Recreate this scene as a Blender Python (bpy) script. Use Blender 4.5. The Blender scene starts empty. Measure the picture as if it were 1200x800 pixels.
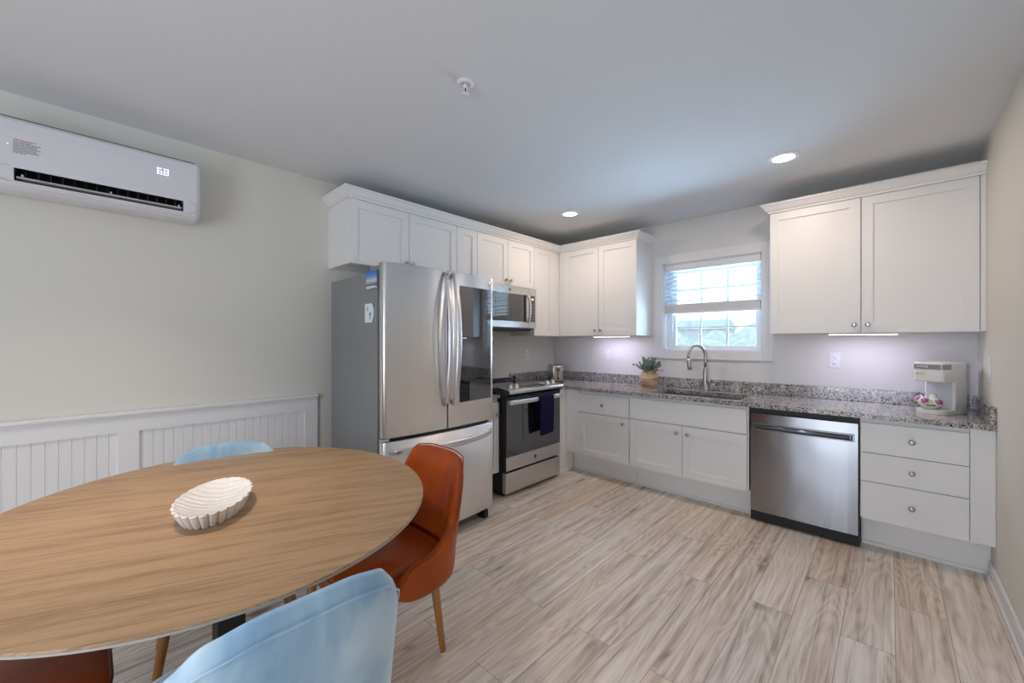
import bpy, bmesh, math, random
from mathutils import Vector, Matrix
random.seed(7)
PI = math.pi
sc = bpy.context.scene
COL = sc.collection

# ------------------------------------------------------------------ camera
cam_d = bpy.data.cameras.new('camera')
cam_d.sensor_fit = 'HORIZONTAL'
cam_d.sensor_width = 36.0
cam_d.lens = 472.2 * 36 / 1200
cam_d.clip_start = 0.02
cam_d.clip_end = 300
cam = bpy.data.objects.new('camera', cam_d)
cam.location = (3.0435, -3.9942, 1.3126)
cam.rotation_euler = (PI / 2, 0, math.radians(43.195))
COL.objects.link(cam)
sc.camera = cam

# ------------------------------------------------------------------ view
sc.view_settings.view_transform = 'Standard'
try:
    sc.view_settings.look = 'None'
except TypeError:
    pass
sc.view_settings.gamma = 1.0
sc.view_settings.use_curve_mapping = False
sc.view_settings.exposure = 0.0
sc.cycles.use_denoising = True
sc.cycles.max_bounces = 12
sc.cycles.diffuse_bounces = 6
sc.cycles.glossy_bounces = 5
sc.cycles.transmission_bounces = 8
sc.cycles.transparent_max_bounces = 12
sc.cycles.caustics_reflective = False
sc.cycles.caustics_refractive = False
sc.cycles.sample_clamp_indirect = 6.0

# ------------------------------------------------------------------ sky (bright overcast day)
W_SKY = 1.9
world = bpy.data.worlds.new('sky')
sc.world = world
world.use_nodes = True
wn = world.node_tree.nodes
wl = world.node_tree.links
bg = wn['Background']
tc = wn.new('ShaderNodeTexCoord')
sep = wn.new('ShaderNodeSeparateXYZ')
ramp = wn.new('ShaderNodeValToRGB')
ramp.color_ramp.elements[0].position = 0.0
ramp.color_ramp.elements[0].color = (0.92, 0.96, 1.0, 1)
ramp.color_ramp.elements[1].position = 0.8
ramp.color_ramp.elements[1].color = (0.52, 0.70, 1.0, 1)
wl.new(tc.outputs['Generated'], sep.inputs[0])
wl.new(sep.outputs['Z'], ramp.inputs[0])
wl.new(ramp.outputs[0], bg.inputs['Color'])
bg.inputs['Strength'].default_value = W_SKY


def area_light(name, loc, rot, sx, sy, energy, color, spread=180):
    d = bpy.data.lights.new(name, 'AREA')
    d.shape = 'RECTANGLE'
    d.size = sx
    d.size_y = sy
    d.energy = energy
    d.color = color
    d.spread = math.radians(spread)
    o = bpy.data.objects.new(name, d)
    o.location = loc
    o.rotation_euler = rot
    COL.objects.link(o)
    return o


# daylight entering by the rear glass door (behind the camera) and up from the bright ground through the kitchen window
DAY = (0.74, 0.84, 1.0)
area_light('daylight_patio_door', (2.6, -6.42, 1.1), (PI / 2, 0, 0), 1.4, 1.95, 44, DAY)
area_light('daylight_over_sink', (1.8125, 0.75, 1.15), (math.radians(-125), 0, 0), 1.0, 0.7, 134, (0.48, 0.71, 1.0))

# ------------------------------------------------------------------ materials
MATS = {}


def new_mat(name):
    m = bpy.data.materials.new(name)
    m.use_nodes = True
    MATS[name] = m
    nt = m.node_tree
    return m, nt.nodes, nt.links, nt.nodes['Principled BSDF']


def setv(b, **kw):
    for k, v in kw.items():
        k = k.replace('_', ' ')
        if k in b.inputs:
            b.inputs[k].default_value = v


def rgb(c):
    return (c[0], c[1], c[2], 1)


def simple(name, col, rough=0.5, metal=0.0, var=0.04, scale=6.0, bump=0.0, bscale=80.0, stretch=(1, 1, 1), **kw):
    """principled surface with slight procedural colour variation and an optional bump"""
    m, n, l, b = new_mat(name)
    setv(b, Roughness=rough, Metallic=metal)
    for k, v in kw.items():
        b.inputs[k.replace('_', ' ')].default_value = v
    t = n.new('ShaderNodeTexCoord')
    mp = n.new('ShaderNodeMapping')
    mp.inputs['Scale'].default_value = stretch
    l.new(t.outputs['Object'], mp.inputs[0])
    no = n.new('ShaderNodeTexNoise')
    no.inputs['Scale'].default_value = scale
    no.inputs['Detail'].default_value = 4
    l.new(mp.outputs[0], no.inputs[0])
    mx = n.new('ShaderNodeMix')
    mx.data_type = 'RGBA'
    mx.inputs[6].default_value = rgb([max(0, c * (1 - var)) for c in col])
    mx.inputs[7].default_value = rgb([min(1, c * (1 + var)) for c in col])
    l.new(no.outputs[0], mx.inputs[0])
    l.new(mx.outputs[2], b.inputs['Base Color'])
    if bump:
        n2 = n.new('ShaderNodeTexNoise')
        n2.inputs['Scale'].default_value = bscale
        n2.inputs['Detail'].default_value = 3
        l.new(mp.outputs[0], n2.inputs[0])
        bp = n.new('ShaderNodeBump')
        bp.inputs['Strength'].default_value = bump
        bp.inputs['Distance'].default_value = 0.002
        l.new(n2.outputs[0], bp.inputs['Height'])
        l.new(bp.outputs[0], b.inputs['Normal'])
    return m


def emitter(name, col, strength):
    m, n, l, b = new_mat(name)
    setv(b, Roughness=0.4)
    b.inputs['Base Color'].default_value = rgb(col)
    b.inputs['Emission Color'].default_value = rgb(col)
    b.inputs['Emission Strength'].default_value = strength
    return m


M_WALL = simple('wall_paint', (0.74, 0.735, 0.68), 0.85, var=0.012, scale=2, bump=0.08, bscale=220)
M_WALLK = simple('kitchen_wall_paint', (0.76, 0.75, 0.735), 0.8, var=0.012, scale=2, bump=0.08, bscale=220)
M_CEIL = simple('ceiling_paint', (0.74, 0.755, 0.77), 0.9, var=0.01, scale=2, bump=0.06, bscale=200)
M_TRIM = simple('white_trim_paint', (0.82, 0.82, 0.83), 0.45, var=0.01, scale=3)
M_CAB = simple('white_cabinet_paint', (0.84, 0.84, 0.835), 0.42, var=0.012, scale=4, bump=0.03, bscale=160)
M_CABIN = simple('cabinet_shadow_gap', (0.25, 0.25, 0.25), 0.8)
def steel_mat(name, col, rough, aniso, wave):
    m = simple(name, col, rough, 1.0, var=0.03, scale=3, stretch=(1, 1, 60))
    n, l = m.node_tree.nodes, m.node_tree.links
    b = n['Principled BSDF']
    b.inputs['Anisotropic'].default_value = aniso
    b.inputs['Anisotropic Rotation'].default_value = 0.25
    tg = n.new('ShaderNodeTangent')
    tg.direction_type = 'RADIAL'
    tg.axis = 'Z'
    l.new(tg.outputs[0], b.inputs['Tangent'])
    if wave:
        t = n.new('ShaderNodeTexCoord')
        no = n.new('ShaderNodeTexNoise')
        no.inputs['Scale'].default_value = 2.2
        no.inputs['Detail'].default_value = 1
        l.new(t.outputs['Object'], no.inputs[0])
        bp = n.new('ShaderNodeBump')
        bp.inputs['Strength'].default_value = wave
        bp.inputs['Distance'].default_value = 0.05
        l.new(no.outputs[0], bp.inputs['Height'])
        l.new(bp.outputs[0], b.inputs['Normal'])
    return m


M_STEEL = steel_mat('brushed_steel', (0.83, 0.83, 0.835), 0.33, 0.85, 0.06)
M_STEELDW = steel_mat('satin_steel_front', (0.34, 0.345, 0.365), 0.20, 0.95, 0.16)
M_STEELR = steel_mat('appliance_steel', (0.66, 0.65, 0.64), 0.30, 0.85, 0.06)
M_STEELT = steel_mat('toaster_steel', (0.50, 0.49, 0.48), 0.22, 0.6, 0.0)
M_CHROME = simple('satin_handle_metal', (0.80, 0.80, 0.81), 0.32, 1.0, var=0.02)
M_NICKEL = simple('brushed_nickel', (0.50, 0.48, 0.46), 0.28, 1.0, var=0.03)
M_FCASE = simple('fridge_side_grey', (0.27, 0.285, 0.295), 0.42, 0.3, var=0.03, scale=3, bump=0.05, bscale=200)
M_BLACK = simple('black_plastic', (0.010, 0.010, 0.011), 0.5, var=0.1)
M_DKGREY = simple('dark_grey_trim', (0.07, 0.07, 0.075), 0.5, var=0.05)
M_GLASSBLK = simple('black_glass', (0.012, 0.012, 0.015), 0.02, 0.0, var=0.02, Specular_IOR_Level=1.0, IOR=1.75)
M_COOKTOP = simple('cooktop_glass', (0.02, 0.02, 0.022), 0.08, 0.0, var=0.05, Specular_IOR_Level=0.9, IOR=1.6)
M_ACW = simple('white_unit_plastic', (0.72, 0.73, 0.77), 0.35, var=0.01)
M_ACG = simple('pale_grey_plastic', (0.62, 0.63, 0.68), 0.45, var=0.01)
M_WHITEP = simple('white_plastic', (0.80, 0.79, 0.77), 0.4, var=0.01)
M_PLATE = simple('wall_plate_plastic', (0.82, 0.82, 0.86), 0.35, var=0.01)
M_PAPER = simple('paper', (0.80, 0.82, 0.84), 0.6, var=0.01)
M_INK = simple('ink_grey', (0.10, 0.11, 0.13), 0.7, var=0.1)
M_INKR = simple('ink_red', (0.45, 0.12, 0.10), 0.7, var=0.1)
M_DISPLAY = emitter('display_light', (0.92, 0.95, 1.0), 0.85)
M_LAMP = emitter('lamp_diffuser', (1.0, 0.94, 0.84), 9.0)
M_LED = emitter('under_cabinet_led', (1.0, 0.97, 1.0), 8.0)
M_DISH = simple('white_dish_ceramic', (0.86, 0.85, 0.83), 0.6, var=0.02, scale=20, bump=0.1, bscale=150)
M_NAVY = simple('navy_towel_cloth', (0.011, 0.010, 0.042), 0.9, var=0.4, scale=30, bump=0.5, bscale=260, Specular_IOR_Level=0.08)
M_LEG = simple('brown_wood_leg', (0.44, 0.20, 0.055), 0.42, var=0.25, scale=5, stretch=(12, 12, 1))
M_CREAM = simple('cream_cup', (0.74, 0.76, 0.68), 0.4, var=0.03)
M_LEAF = simple('grey_green_leaf', (0.24, 0.33, 0.29), 0.6, var=0.5, scale=25)
M_STEM = simple('plant_stem', (0.16, 0.13, 0.07), 0.7)
M_SINK = simple('sink_steel', (0.25, 0.26, 0.28), 0.4, 1.0, var=0.05)
M_BLIND = simple('white_blind_slat', (0.80, 0.81, 0.83), 0.5, var=0.01)
M_VINYL = simple('white_vinyl', (0.80, 0.83, 0.87), 0.35, var=0.01)
M_GRASS = simple('pale_marsh_ground', (0.60, 0.60, 0.48), 0.95, var=0.25, scale=0.6)
M_HEDGE = simple('pale_shrub_leaves', (0.66, 0.72, 0.60), 0.9, var=0.4, scale=5.0, bump=1.0, bscale=12)
M_HOUSEW = simple('pale_house_siding', (0.66, 0.70, 0.72), 0.8)
M_HOUSER = simple('blue_grey_shingles', (0.62, 0.72, 0.78), 0.85, var=0.1)
M_TEALP = simple('teal_print', (0.03, 0.22, 0.33), 0.6, var=0.05)


def glass_mat():
    m = bpy.data.materials.new('window_glass')
    m.use_nodes = True
    n, l = m.node_tree.nodes, m.node_tree.links
    n.remove(n['Principled BSDF'])
    out = n['Material Output']
    tr = n.new('ShaderNodeBsdfTransparent')
    tr.inputs[0].default_value = (0.95, 0.98, 0.98, 1)
    gl = n.new('ShaderNodeBsdfGlossy')
    gl.inputs['Roughness'].default_value = 0.02
    lw = n.new('ShaderNodeLayerWeight')
    lw.inputs[0].default_value = 0.5
    pw = n.new('ShaderNodeMath'); pw.operation = 'POWER'
    pw.inputs[1].default_value = 4.0
    l.new(lw.outputs['Facing'], pw.inputs[0])
    fr = n.new('ShaderNodeMath'); fr.operation = 'MULTIPLY_ADD'
    fr.inputs[1].default_value = 0.5
    fr.inputs[2].default_value = 0.035
    l.new(pw.outputs[0], fr.inputs[0])
    mx = n.new('ShaderNodeMixShader')
    l.new(fr.outputs[0], mx.inputs[0])
    l.new(tr.outputs[0], mx.inputs[1])
    l.new(gl.outputs[0], mx.inputs[2])
    l.new(mx.outputs[0], out.inputs[0])
    return m


M_GLASS = glass_mat()
M_CLEAR = simple('clear_smoky_plastic', (0.72, 0.70, 0.80), 0.08, var=0.01, Transmission_Weight=0.85, IOR=1.3)


def floor_mat():
    m, n, l, b = new_mat('plank_floor')
    t = n.new('ShaderNodeTexCoord')
    sp = n.new('ShaderNodeSeparateXYZ')
    l.new(t.outputs['Object'], sp.inputs[0])
    cb = n.new('ShaderNodeCombineXYZ')       # planks run along y
    l.new(sp.outputs['Y'], cb.inputs['X'])
    l.new(sp.outputs['X'], cb.inputs['Y'])
    br = n.new('ShaderNodeTexBrick')
    br.offset = 0.37
    br.offset_frequency = 2
    br.inputs['Color1'].default_value = (0, 0, 0, 1)
    br.inputs['Color2'].default_value = (1, 1, 1, 1)
    br.inputs['Mortar'].default_value = (0.5, 0.5, 0.5, 1)
    br.inputs['Scale'].default_value = 1
    br.inputs['Mortar Size'].default_value = 0.0012
    br.inputs['Mortar Smooth'].default_value = 0.2
    br.inputs['Bias'].default_value = 0
    br.inputs['Brick Width'].default_value = 1.22
    br.inputs['Row Height'].default_value = 0.18
    l.new(cb.outputs[0], br.inputs['Vector'])
    # per plank random offset of the grain
    sepc = n.new('ShaderNodeSeparateColor')
    l.new(br.outputs['Color'], sepc.inputs[0])
    mul = n.new('ShaderNodeMath'); mul.operation = 'MULTIPLY'
    mul.inputs[1].default_value = 37.0
    l.new(sepc.outputs[0], mul.inputs[0])
    off = n.new('ShaderNodeCombineXYZ')
    l.new(mul.outputs[0], off.inputs['X'])
    l.new(mul.outputs[0], off.inputs['Z'])
    add = n.new('ShaderNodeVectorMath'); add.operation = 'ADD'
    l.new(cb.outputs[0], add.inputs[0])
    l.new(off.outputs[0], add.inputs[1])

    def noise(scale_xyz, sc_, detail, dist, rough=0.55):
        mp = n.new('ShaderNodeMapping')
        mp.inputs['Scale'].default_value = scale_xyz
        l.new(add.outputs[0], mp.inputs[0])
        no = n.new('ShaderNodeTexNoise')
        no.inputs['Scale'].default_value = sc_
        no.inputs['Detail'].default_value = detail
        no.inputs['Roughness'].default_value = rough
        no.inputs['Distortion'].default_value = dist
        l.new(mp.outputs[0], no.inputs[0])
        return no
    g1 = noise((0.7, 5.0, 1), 1.5, 2, 0.3, 0.4)      # field whose contour lines make the cathedral figure
    g2 = noise((2.2, 120, 1), 1.5, 6, 0.15, 0.75)       # fine streaks
    g3 = noise((1.7, 5.5, 1), 1.5, 2, 0.5)           # knots
    g4 = noise((0.8, 20, 1), 1.5, 5, 0.4)            # broad darker streaks
    w1 = n.new('ShaderNodeMath'); w1.operation = 'MULTIPLY'
    l.new(g1.outputs[0], w1.inputs[0]); w1.inputs[1].default_value = 95
    w2 = n.new('ShaderNodeMath'); w2.operation = 'SINE'
    l.new(w1.outputs[0], w2.inputs[0])
    w3 = n.new('ShaderNodeMath'); w3.operation = 'MULTIPLY_ADD'
    l.new(w2.outputs[0], w3.inputs[0]); w3.inputs[1].default_value = 0.060
    l.new(g4.outputs[0], w3.inputs[2])
    mixn = n.new('ShaderNodeMath'); mixn.operation = 'MULTIPLY_ADD'
    l.new(g2.outputs[0], mixn.inputs[0])
    mixn.inputs[1].default_value = 0.72
    l.new(w3.outputs[0], mixn.inputs[2])
    m2 = n.new('ShaderNodeMath'); m2.operation = 'MULTIPLY_ADD'
    l.new(sepc.outputs[0], m2.inputs[0])
    m2.inputs[1].default_value = 0.13
    l.new(mixn.outputs[0], m2.inputs[2])
    m3 = n.new('ShaderNodeMath'); m3.operation = 'MULTIPLY_ADD'
    l.new(m2.outputs[0], m3.inputs[0])
    m3.inputs[1].default_value = 1.35
    m3.inputs[2].default_value = -0.585
    rp = n.new('ShaderNodeValToRGB')
    cr = rp.color_ramp
    cr.elements[0].position = 0.05
    cr.elements[0].color = (0.16, 0.105, 0.08, 1)
    cr.elements[1].position = 1.0
    cr.elements[1].color = (0.92, 0.85, 0.79, 1)
    for p, c in ((0.28, (0.38, 0.29, 0.235, 1)), (0.48, (0.60, 0.50, 0.43, 1)), (0.70, (0.77, 0.68, 0.61, 1))):
        e = cr.elements.new(p); e.color = c
    l.new(m3.outputs[0], rp.inputs[0])
    # dark knots
    kr = n.new('ShaderNodeValToRGB')
    kr.color_ramp.elements[0].position = 0.24
    kr.color_ramp.elements[0].color = (0.35, 0.30, 0.28, 1)
    kr.color_ramp.elements[1].position = 0.33
    kr.color_ramp.elements[1].color = (1, 1, 1, 1)
    l.new(g3.outputs[0], kr.inputs[0])
    mm = n.new('ShaderNodeMix'); mm.data_type = 'RGBA'; mm.blend_type = 'MULTIPLY'
    mm.inputs[0].default_value = 0.85
    l.new(rp.outputs[0], mm.inputs[6])
    l.new(kr.outputs[0], mm.inputs[7])
    tm = n.new('ShaderNodeMath'); tm.operation = 'MULTIPLY'
    l.new(sepc.outputs[0], tm.inputs[0]); tm.inputs[1].default_value = 7.13
    tf = n.new('ShaderNodeMath'); tf.operation = 'FRACT'
    l.new(tm.outputs[0], tf.inputs[0])
    tint = n.new('ShaderNodeMix'); tint.data_type = 'RGBA'
    l.new(tf.outputs[0], tint.inputs[0])
    tint.inputs[6].default_value = (1.0, 0.93, 0.84, 1)
    tint.inputs[7].default_value = (0.97, 1.0, 1.0, 1)
    tmul = n.new('ShaderNodeMix'); tmul.data_type = 'RGBA'; tmul.blend_type = 'MULTIPLY'
    tmul.inputs[0].default_value = 1.0
    l.new(mm.outputs[2], tmul.inputs[6])
    l.new(tint.outputs[2], tmul.inputs[7])
    seam = n.new('ShaderNodeMix'); seam.data_type = 'RGBA'
    l.new(br.outputs['Fac'], seam.inputs[0])
    l.new(tmul.outputs[2], seam.inputs[6])
    seam.inputs[7].default_value = (0.26, 0.20, 0.165, 1)
    l.new(seam.outputs[2], b.inputs['Base Color'])
    setv(b, Roughness=0.42)
    bp = n.new('ShaderNodeBump')
    bp.inputs['Strength'].default_value = 0.15
    bp.inputs['Distance'].default_value = 0.001
    l.new(m2.outputs[0], bp.inputs['Height'])
    l.new(bp.outputs[0], b.inputs['Normal'])
    return m


def granite_mat():
    m, n, l, b = new_mat('speckled_granite')
    t = n.new('ShaderNodeTexCoord')
    v = n.new('ShaderNodeTexVoronoi')
    v.inputs['Scale'].default_value = 150
    v.inputs['Randomness'].default_value = 1
    no0 = n.new('ShaderNodeTexNoise')
    no0.inputs['Scale'].default_value = 40
    l.new(t.outputs['Object'], no0.inputs[0])
    va = n.new('ShaderNodeVectorMath'); va.operation = 'MULTIPLY_ADD'
    va.inputs[1].default_value = (0.02, 0.02, 0.02)
    l.new(no0.outputs['Color'], va.inputs[0])
    l.new(t.outputs['Object'], va.inputs[2])
    l.new(va.outputs[0], v.inputs['Vector'])
    s = n.new('ShaderNodeSeparateColor')
    l.new(v.outputs['Color'], s.inputs[0])
    rp = n.new('ShaderNodeValToRGB')
    rp.color_ramp.interpolation = 'CONSTANT'
    cr = rp.color_ramp
    cr.elements[0].position = 0.0
    cr.elements[0].color = (0.035, 0.034, 0.037, 1)
    cr.elements[1].position = 0.14
    cr.elements[1].color = (0.17, 0.168, 0.172, 1)
    for p, c in ((0.30, (0.36, 0.35, 0.345, 1)), (0.48, (0.52, 0.505, 0.49, 1)), (0.70, (0.70, 0.68, 0.66, 1)), (0.94, (0.33, 0.27, 0.22, 1))):
        e = cr.elements.new(p); e.color = c
    l.new(s.outputs[0], rp.inputs[0])
    no = n.new('ShaderNodeTexNoise')
    no.inputs['Scale'].default_value = 11
    no.inputs['Detail'].default_value = 6
    l.new(t.outputs['Object'], no.inputs[0])
    r2 = n.new('ShaderNodeValToRGB')
    r2.color_ramp.elements[0].position = 0.35
    r2.color_ramp.elements[0].color = (0.74, 0.72, 0.70, 1)
    r2.color_ramp.elements[1].position = 0.65
    r2.color_ramp.elements[1].color = (1, 1, 1, 1)
    l.new(no.outputs[0], r2.inputs[0])
    mm = n.new('ShaderNodeMix'); mm.data_type = 'RGBA'; mm.blend_type = 'MULTIPLY'
    mm.inputs[0].default_value = 1.0
    l.new(rp.outputs[0], mm.inputs[6])
    l.new(r2.outputs[0], mm.inputs[7])
    l.new(mm.outputs[2], b.inputs['Base Color'])
    setv(b, Roughness=0.10)
    return m


def tablewood_mat():
    m, n, l, b = new_mat('grey_brown_oak_veneer')
    t = n.new('ShaderNodeTexCoord')
    mp0 = n.new('ShaderNodeMapping')
    mp0.inputs['Rotation'].default_value = (0, 0, math.radians(-66))
    l.new(t.outputs['Object'], mp0.inputs[0])

    def noise(scale_xyz, sc_, detail, dist):
        mp = n.new('ShaderNodeMapping')
        mp.inputs['Scale'].default_value = scale_xyz
        l.new(mp0.outputs[0], mp.inputs[0])
        no = n.new('ShaderNodeTexNoise')
        no.inputs['Scale'].default_value = sc_
        no.inputs['Detail'].default_value = detail
        no.inputs['Roughness'].default_value = 0.65
        no.inputs['Distortion'].default_value = dist
        l.new(mp.outputs[0], no.inputs[0])
        return no
    a = noise((0.9, 16, 1), 2.0, 5, 0.5)
    c = noise((4, 150, 1), 1.6, 5, 0.2)
    mx = n.new('ShaderNodeMath'); mx.operation = 'MULTIPLY_ADD'
    l.new(c.outputs[0], mx.inputs[0])
    mx.inputs[1].default_value = 0.95
    l.new(a.outputs[0], mx.inputs[2])
    rp = n.new('ShaderNodeValToRGB')
    cr = rp.color_ramp
    cr.elements[0].position = 0.55
    cr.elements[0].color = (0.165, 0.092, 0.045, 1)
    cr.elements[1].position = 1.0
    cr.elements[1].color = (0.43, 0.28, 0.155, 1)
    e = cr.elements.new(0.87); e.color = (0.31, 0.195, 0.105, 1)
    l.new(mx.outputs[0], rp.inputs[0])
    l.new(rp.outputs[0], b.inputs['Base Color'])
    setv(b, Roughness=0.42)
    bp = n.new('ShaderNodeBump')
    bp.inputs['Strength'].default_value = 0.12
    bp.inputs['Distance'].default_value = 0.001
    l.new(mx.outputs[0], bp.inputs['Height'])
    l.new(bp.outputs[0], b.inputs['Normal'])
    return m


def leather_mat():
    m, n, l, b = new_mat('cognac_leather')
    t = n.new('ShaderNodeTexCoord')
    no = n.new('ShaderNodeTexNoise')
    no.inputs['Scale'].default_value = 5
    no.inputs['Detail'].default_value = 5
    l.new(t.outputs['Object'], no.inputs[0])
    rp = n.new('ShaderNodeValToRGB')
    rp.color_ramp.elements[0].position = 0.3
    rp.color_ramp.elements[0].color = (0.27, 0.036, 0.004, 1)
    rp.color_ramp.elements[1].position = 0.7
    rp.color_ramp.elements[1].color = (0.47, 0.090, 0.008, 1)
    l.new(no.outputs[0], rp.inputs[0])
    l.new(rp.outputs[0], b.inputs['Base Color'])
    setv(b, Roughness=0.30)
    b.inputs['Specular IOR Level'].default_value = 0.35
    v = n.new('ShaderNodeTexVoronoi')
    v.inputs['Scale'].default_value = 260
    l.new(t.outputs['Object'], v.inputs['Vector'])
    bp = n.new('ShaderNodeBump')
    bp.inputs['Strength'].default_value = 0.12
    bp.inputs['Distance'].default_value = 0.001
    l.new(v.outputs['Distance'], bp.inputs['Height'])
    n3 = n.new('ShaderNodeTexNoise')
    n3.inputs['Scale'].default_value = 9
    l.new(t.outputs['Object'], n3.inputs[0])
    b2 = n.new('ShaderNodeBump')
    b2.inputs['Strength'].default_value = 0.25
    b2.inputs['Distance'].default_value = 0.01
    l.new(n3.outputs[0], b2.inputs['Height'])
    l.new(bp.outputs[0], b2.inputs['Normal'])
    l.new(b2.outputs[0], b.inputs['Normal'])
    return m


def velvet_mat():
    m, n, l, b = new_mat('pale_blue_velvet')
    t = n.new('ShaderNodeTexCoord')
    no = n.new('ShaderNodeTexNoise')
    no.inputs['Scale'].default_value = 7
    no.inputs['Detail'].default_value = 4
    no.inputs['Distortion'].default_value = 0.8
    mp = n.new('ShaderNodeMapping')
    mp.inputs['Scale'].default_value = (1, 1, 0.55)
    l.new(t.outputs['Object'], mp.inputs[0])
    l.new(mp.outputs[0], no.inputs[0])
    rp = n.new('ShaderNodeValToRGB')
    rp.color_ramp.elements[0].position = 0.30
    rp.color_ramp.elements[0].color = (0.20, 0.40, 0.60, 1)
    rp.color_ramp.elements[1].position = 0.68
    rp.color_ramp.elements[1].color = (0.56, 0.72, 0.84, 1)
    l.new(no.outputs[0], rp.inputs[0])
    l.new(rp.outputs[0], b.inputs['Base Color'])
    setv(b, Roughness=0.85)
    b.inputs['Sheen Weight'].default_value = 1.0
    b.inputs['Sheen Roughness'].default_value = 0.5
    b.inputs['Sheen Tint'].default_value = (0.85, 0.93, 1.0, 1)
    n3 = n.new('ShaderNodeTexNoise')
    n3.inputs['Scale'].default_value = 350
    l.new(t.outputs['Object'], n3.inputs[0])
    b2 = n.new('ShaderNodeBump')
    b2.inputs['Strength'].default_value = 0.15
    b2.inputs['Distance'].default_value = 0.001
    l.new(n3.outputs[0], b2.inputs['Height'])
    l.new(b2.outputs[0], b.inputs['Normal'])
    return m


def pot_mat():
    m, n, l, b = new_mat('banded_wood_pot')
    t = n.new('ShaderNodeTexCoord')
    mp = n.new('ShaderNodeMapping')
    mp.inputs['Scale'].default_value = (6, 6, 40)
    l.new(t.outputs['Object'], mp.inputs[0])
    no = n.new('ShaderNodeTexNoise')
    no.inputs['Scale'].default_value = 1.2
    no.inputs['Detail'].default_value = 4
    l.new(mp.outputs[0], no.inputs[0])
    rp = n.new('ShaderNodeValToRGB')
    rp.color_ramp.elements[0].position = 0.38
    rp.color_ramp.elements[0].color = (0.40, 0.22, 0.12, 1)
    rp.color_ramp.elements[1].position = 0.62
    rp.color_ramp.elements[1].color = (0.72, 0.54, 0.38, 1)
    l.new(no.outputs[0], rp.inputs[0])
    l.new(rp.outputs[0], b.inputs['Base Color'])
    setv(b, Roughness=0.55)
    return m


def sky_photo_mat():
    """print of a blue sky over a pale beach on a fridge magnet"""
    m, n, l, b = new_mat('beach_photo_print')
    t = n.new('ShaderNodeTexCoord')
    sp = n.new('ShaderNodeSeparateXYZ')
    l.new(t.outputs['Generated'], sp.inputs[0])
    no = n.new('ShaderNodeTexNoise')
    no.inputs['Scale'].default_value = 9
    l.new(t.outputs['Generated'], no.inputs[0])
    ma = n.new('ShaderNodeMath'); ma.operation = 'MULTIPLY_ADD'
    l.new(no.outputs[0], ma.inputs[0])
    ma.inputs[1].default_value = 0.25
    l.new(sp.outputs['Z'], ma.inputs[2])
    rp = n.new('ShaderNodeValToRGB')
    cr = rp.color_ramp
    cr.elements[0].position = 0.10
    cr.elements[0].color = (0.03, 0.06, 0.17, 1)
    cr.elements[1].position = 1.0
    cr.elements[1].color = (0.05, 0.20, 0.55, 1)
    for p, c in ((0.22, (0.55, 0.66, 0.80, 1)), (0.34, (0.05, 0.08, 0.2, 1)), (0.46, (0.42, 0.33, 0.24, 1)), (0.60, (0.55, 0.64, 0.75, 1)), (0.82, (0.10, 0.30, 0.62, 1))):
        e = cr.elements.new(p); e.color = c
    l.new(ma.outputs[0], rp.inputs[0])
    l.new(rp.outputs[0], b.inputs['Base Color'])
    setv(b, Roughness=0.35)
    return m


def podlid_mat():
    m, n, l, b = new_mat('purple_printed_lid')
    t = n.new('ShaderNodeTexCoord')
    no = n.new('ShaderNodeTexNoise')
    no.inputs['Scale'].default_value = 90
    l.new(t.outputs['Object'], no.inputs[0])
    rp = n.new('ShaderNodeValToRGB')
    rp.color_ramp.interpolation = 'CONSTANT'
    rp.color_ramp.elements[0].color = (0.33, 0.06, 0.25, 1)
    rp.color_ramp.elements[1].position = 0.56
    rp.color_ramp.elements[1].color = (0.78, 0.62, 0.74, 1)
    l.new(no.outputs[0], rp.inputs[0])
    l.new(rp.outputs[0], b.inputs['Base Color'])
    setv(b, Roughness=0.4)
    return m


M_FLOOR = floor_mat()
M_GRANITE = granite_mat()
M_TABLE = tablewood_mat()
M_TEDGE = simple('table_edge_grey', (0.42, 0.38, 0.35), 0.5, var=0.08)
M_LEATHER = leather_mat()
M_WELT = simple('leather_welt', (0.22, 0.07, 0.03), 0.45, var=0.1)
M_VELVET = velvet_mat()
M_POT = pot_mat()
M_PHOTO = sky_photo_mat()
M_LID = podlid_mat()


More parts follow.
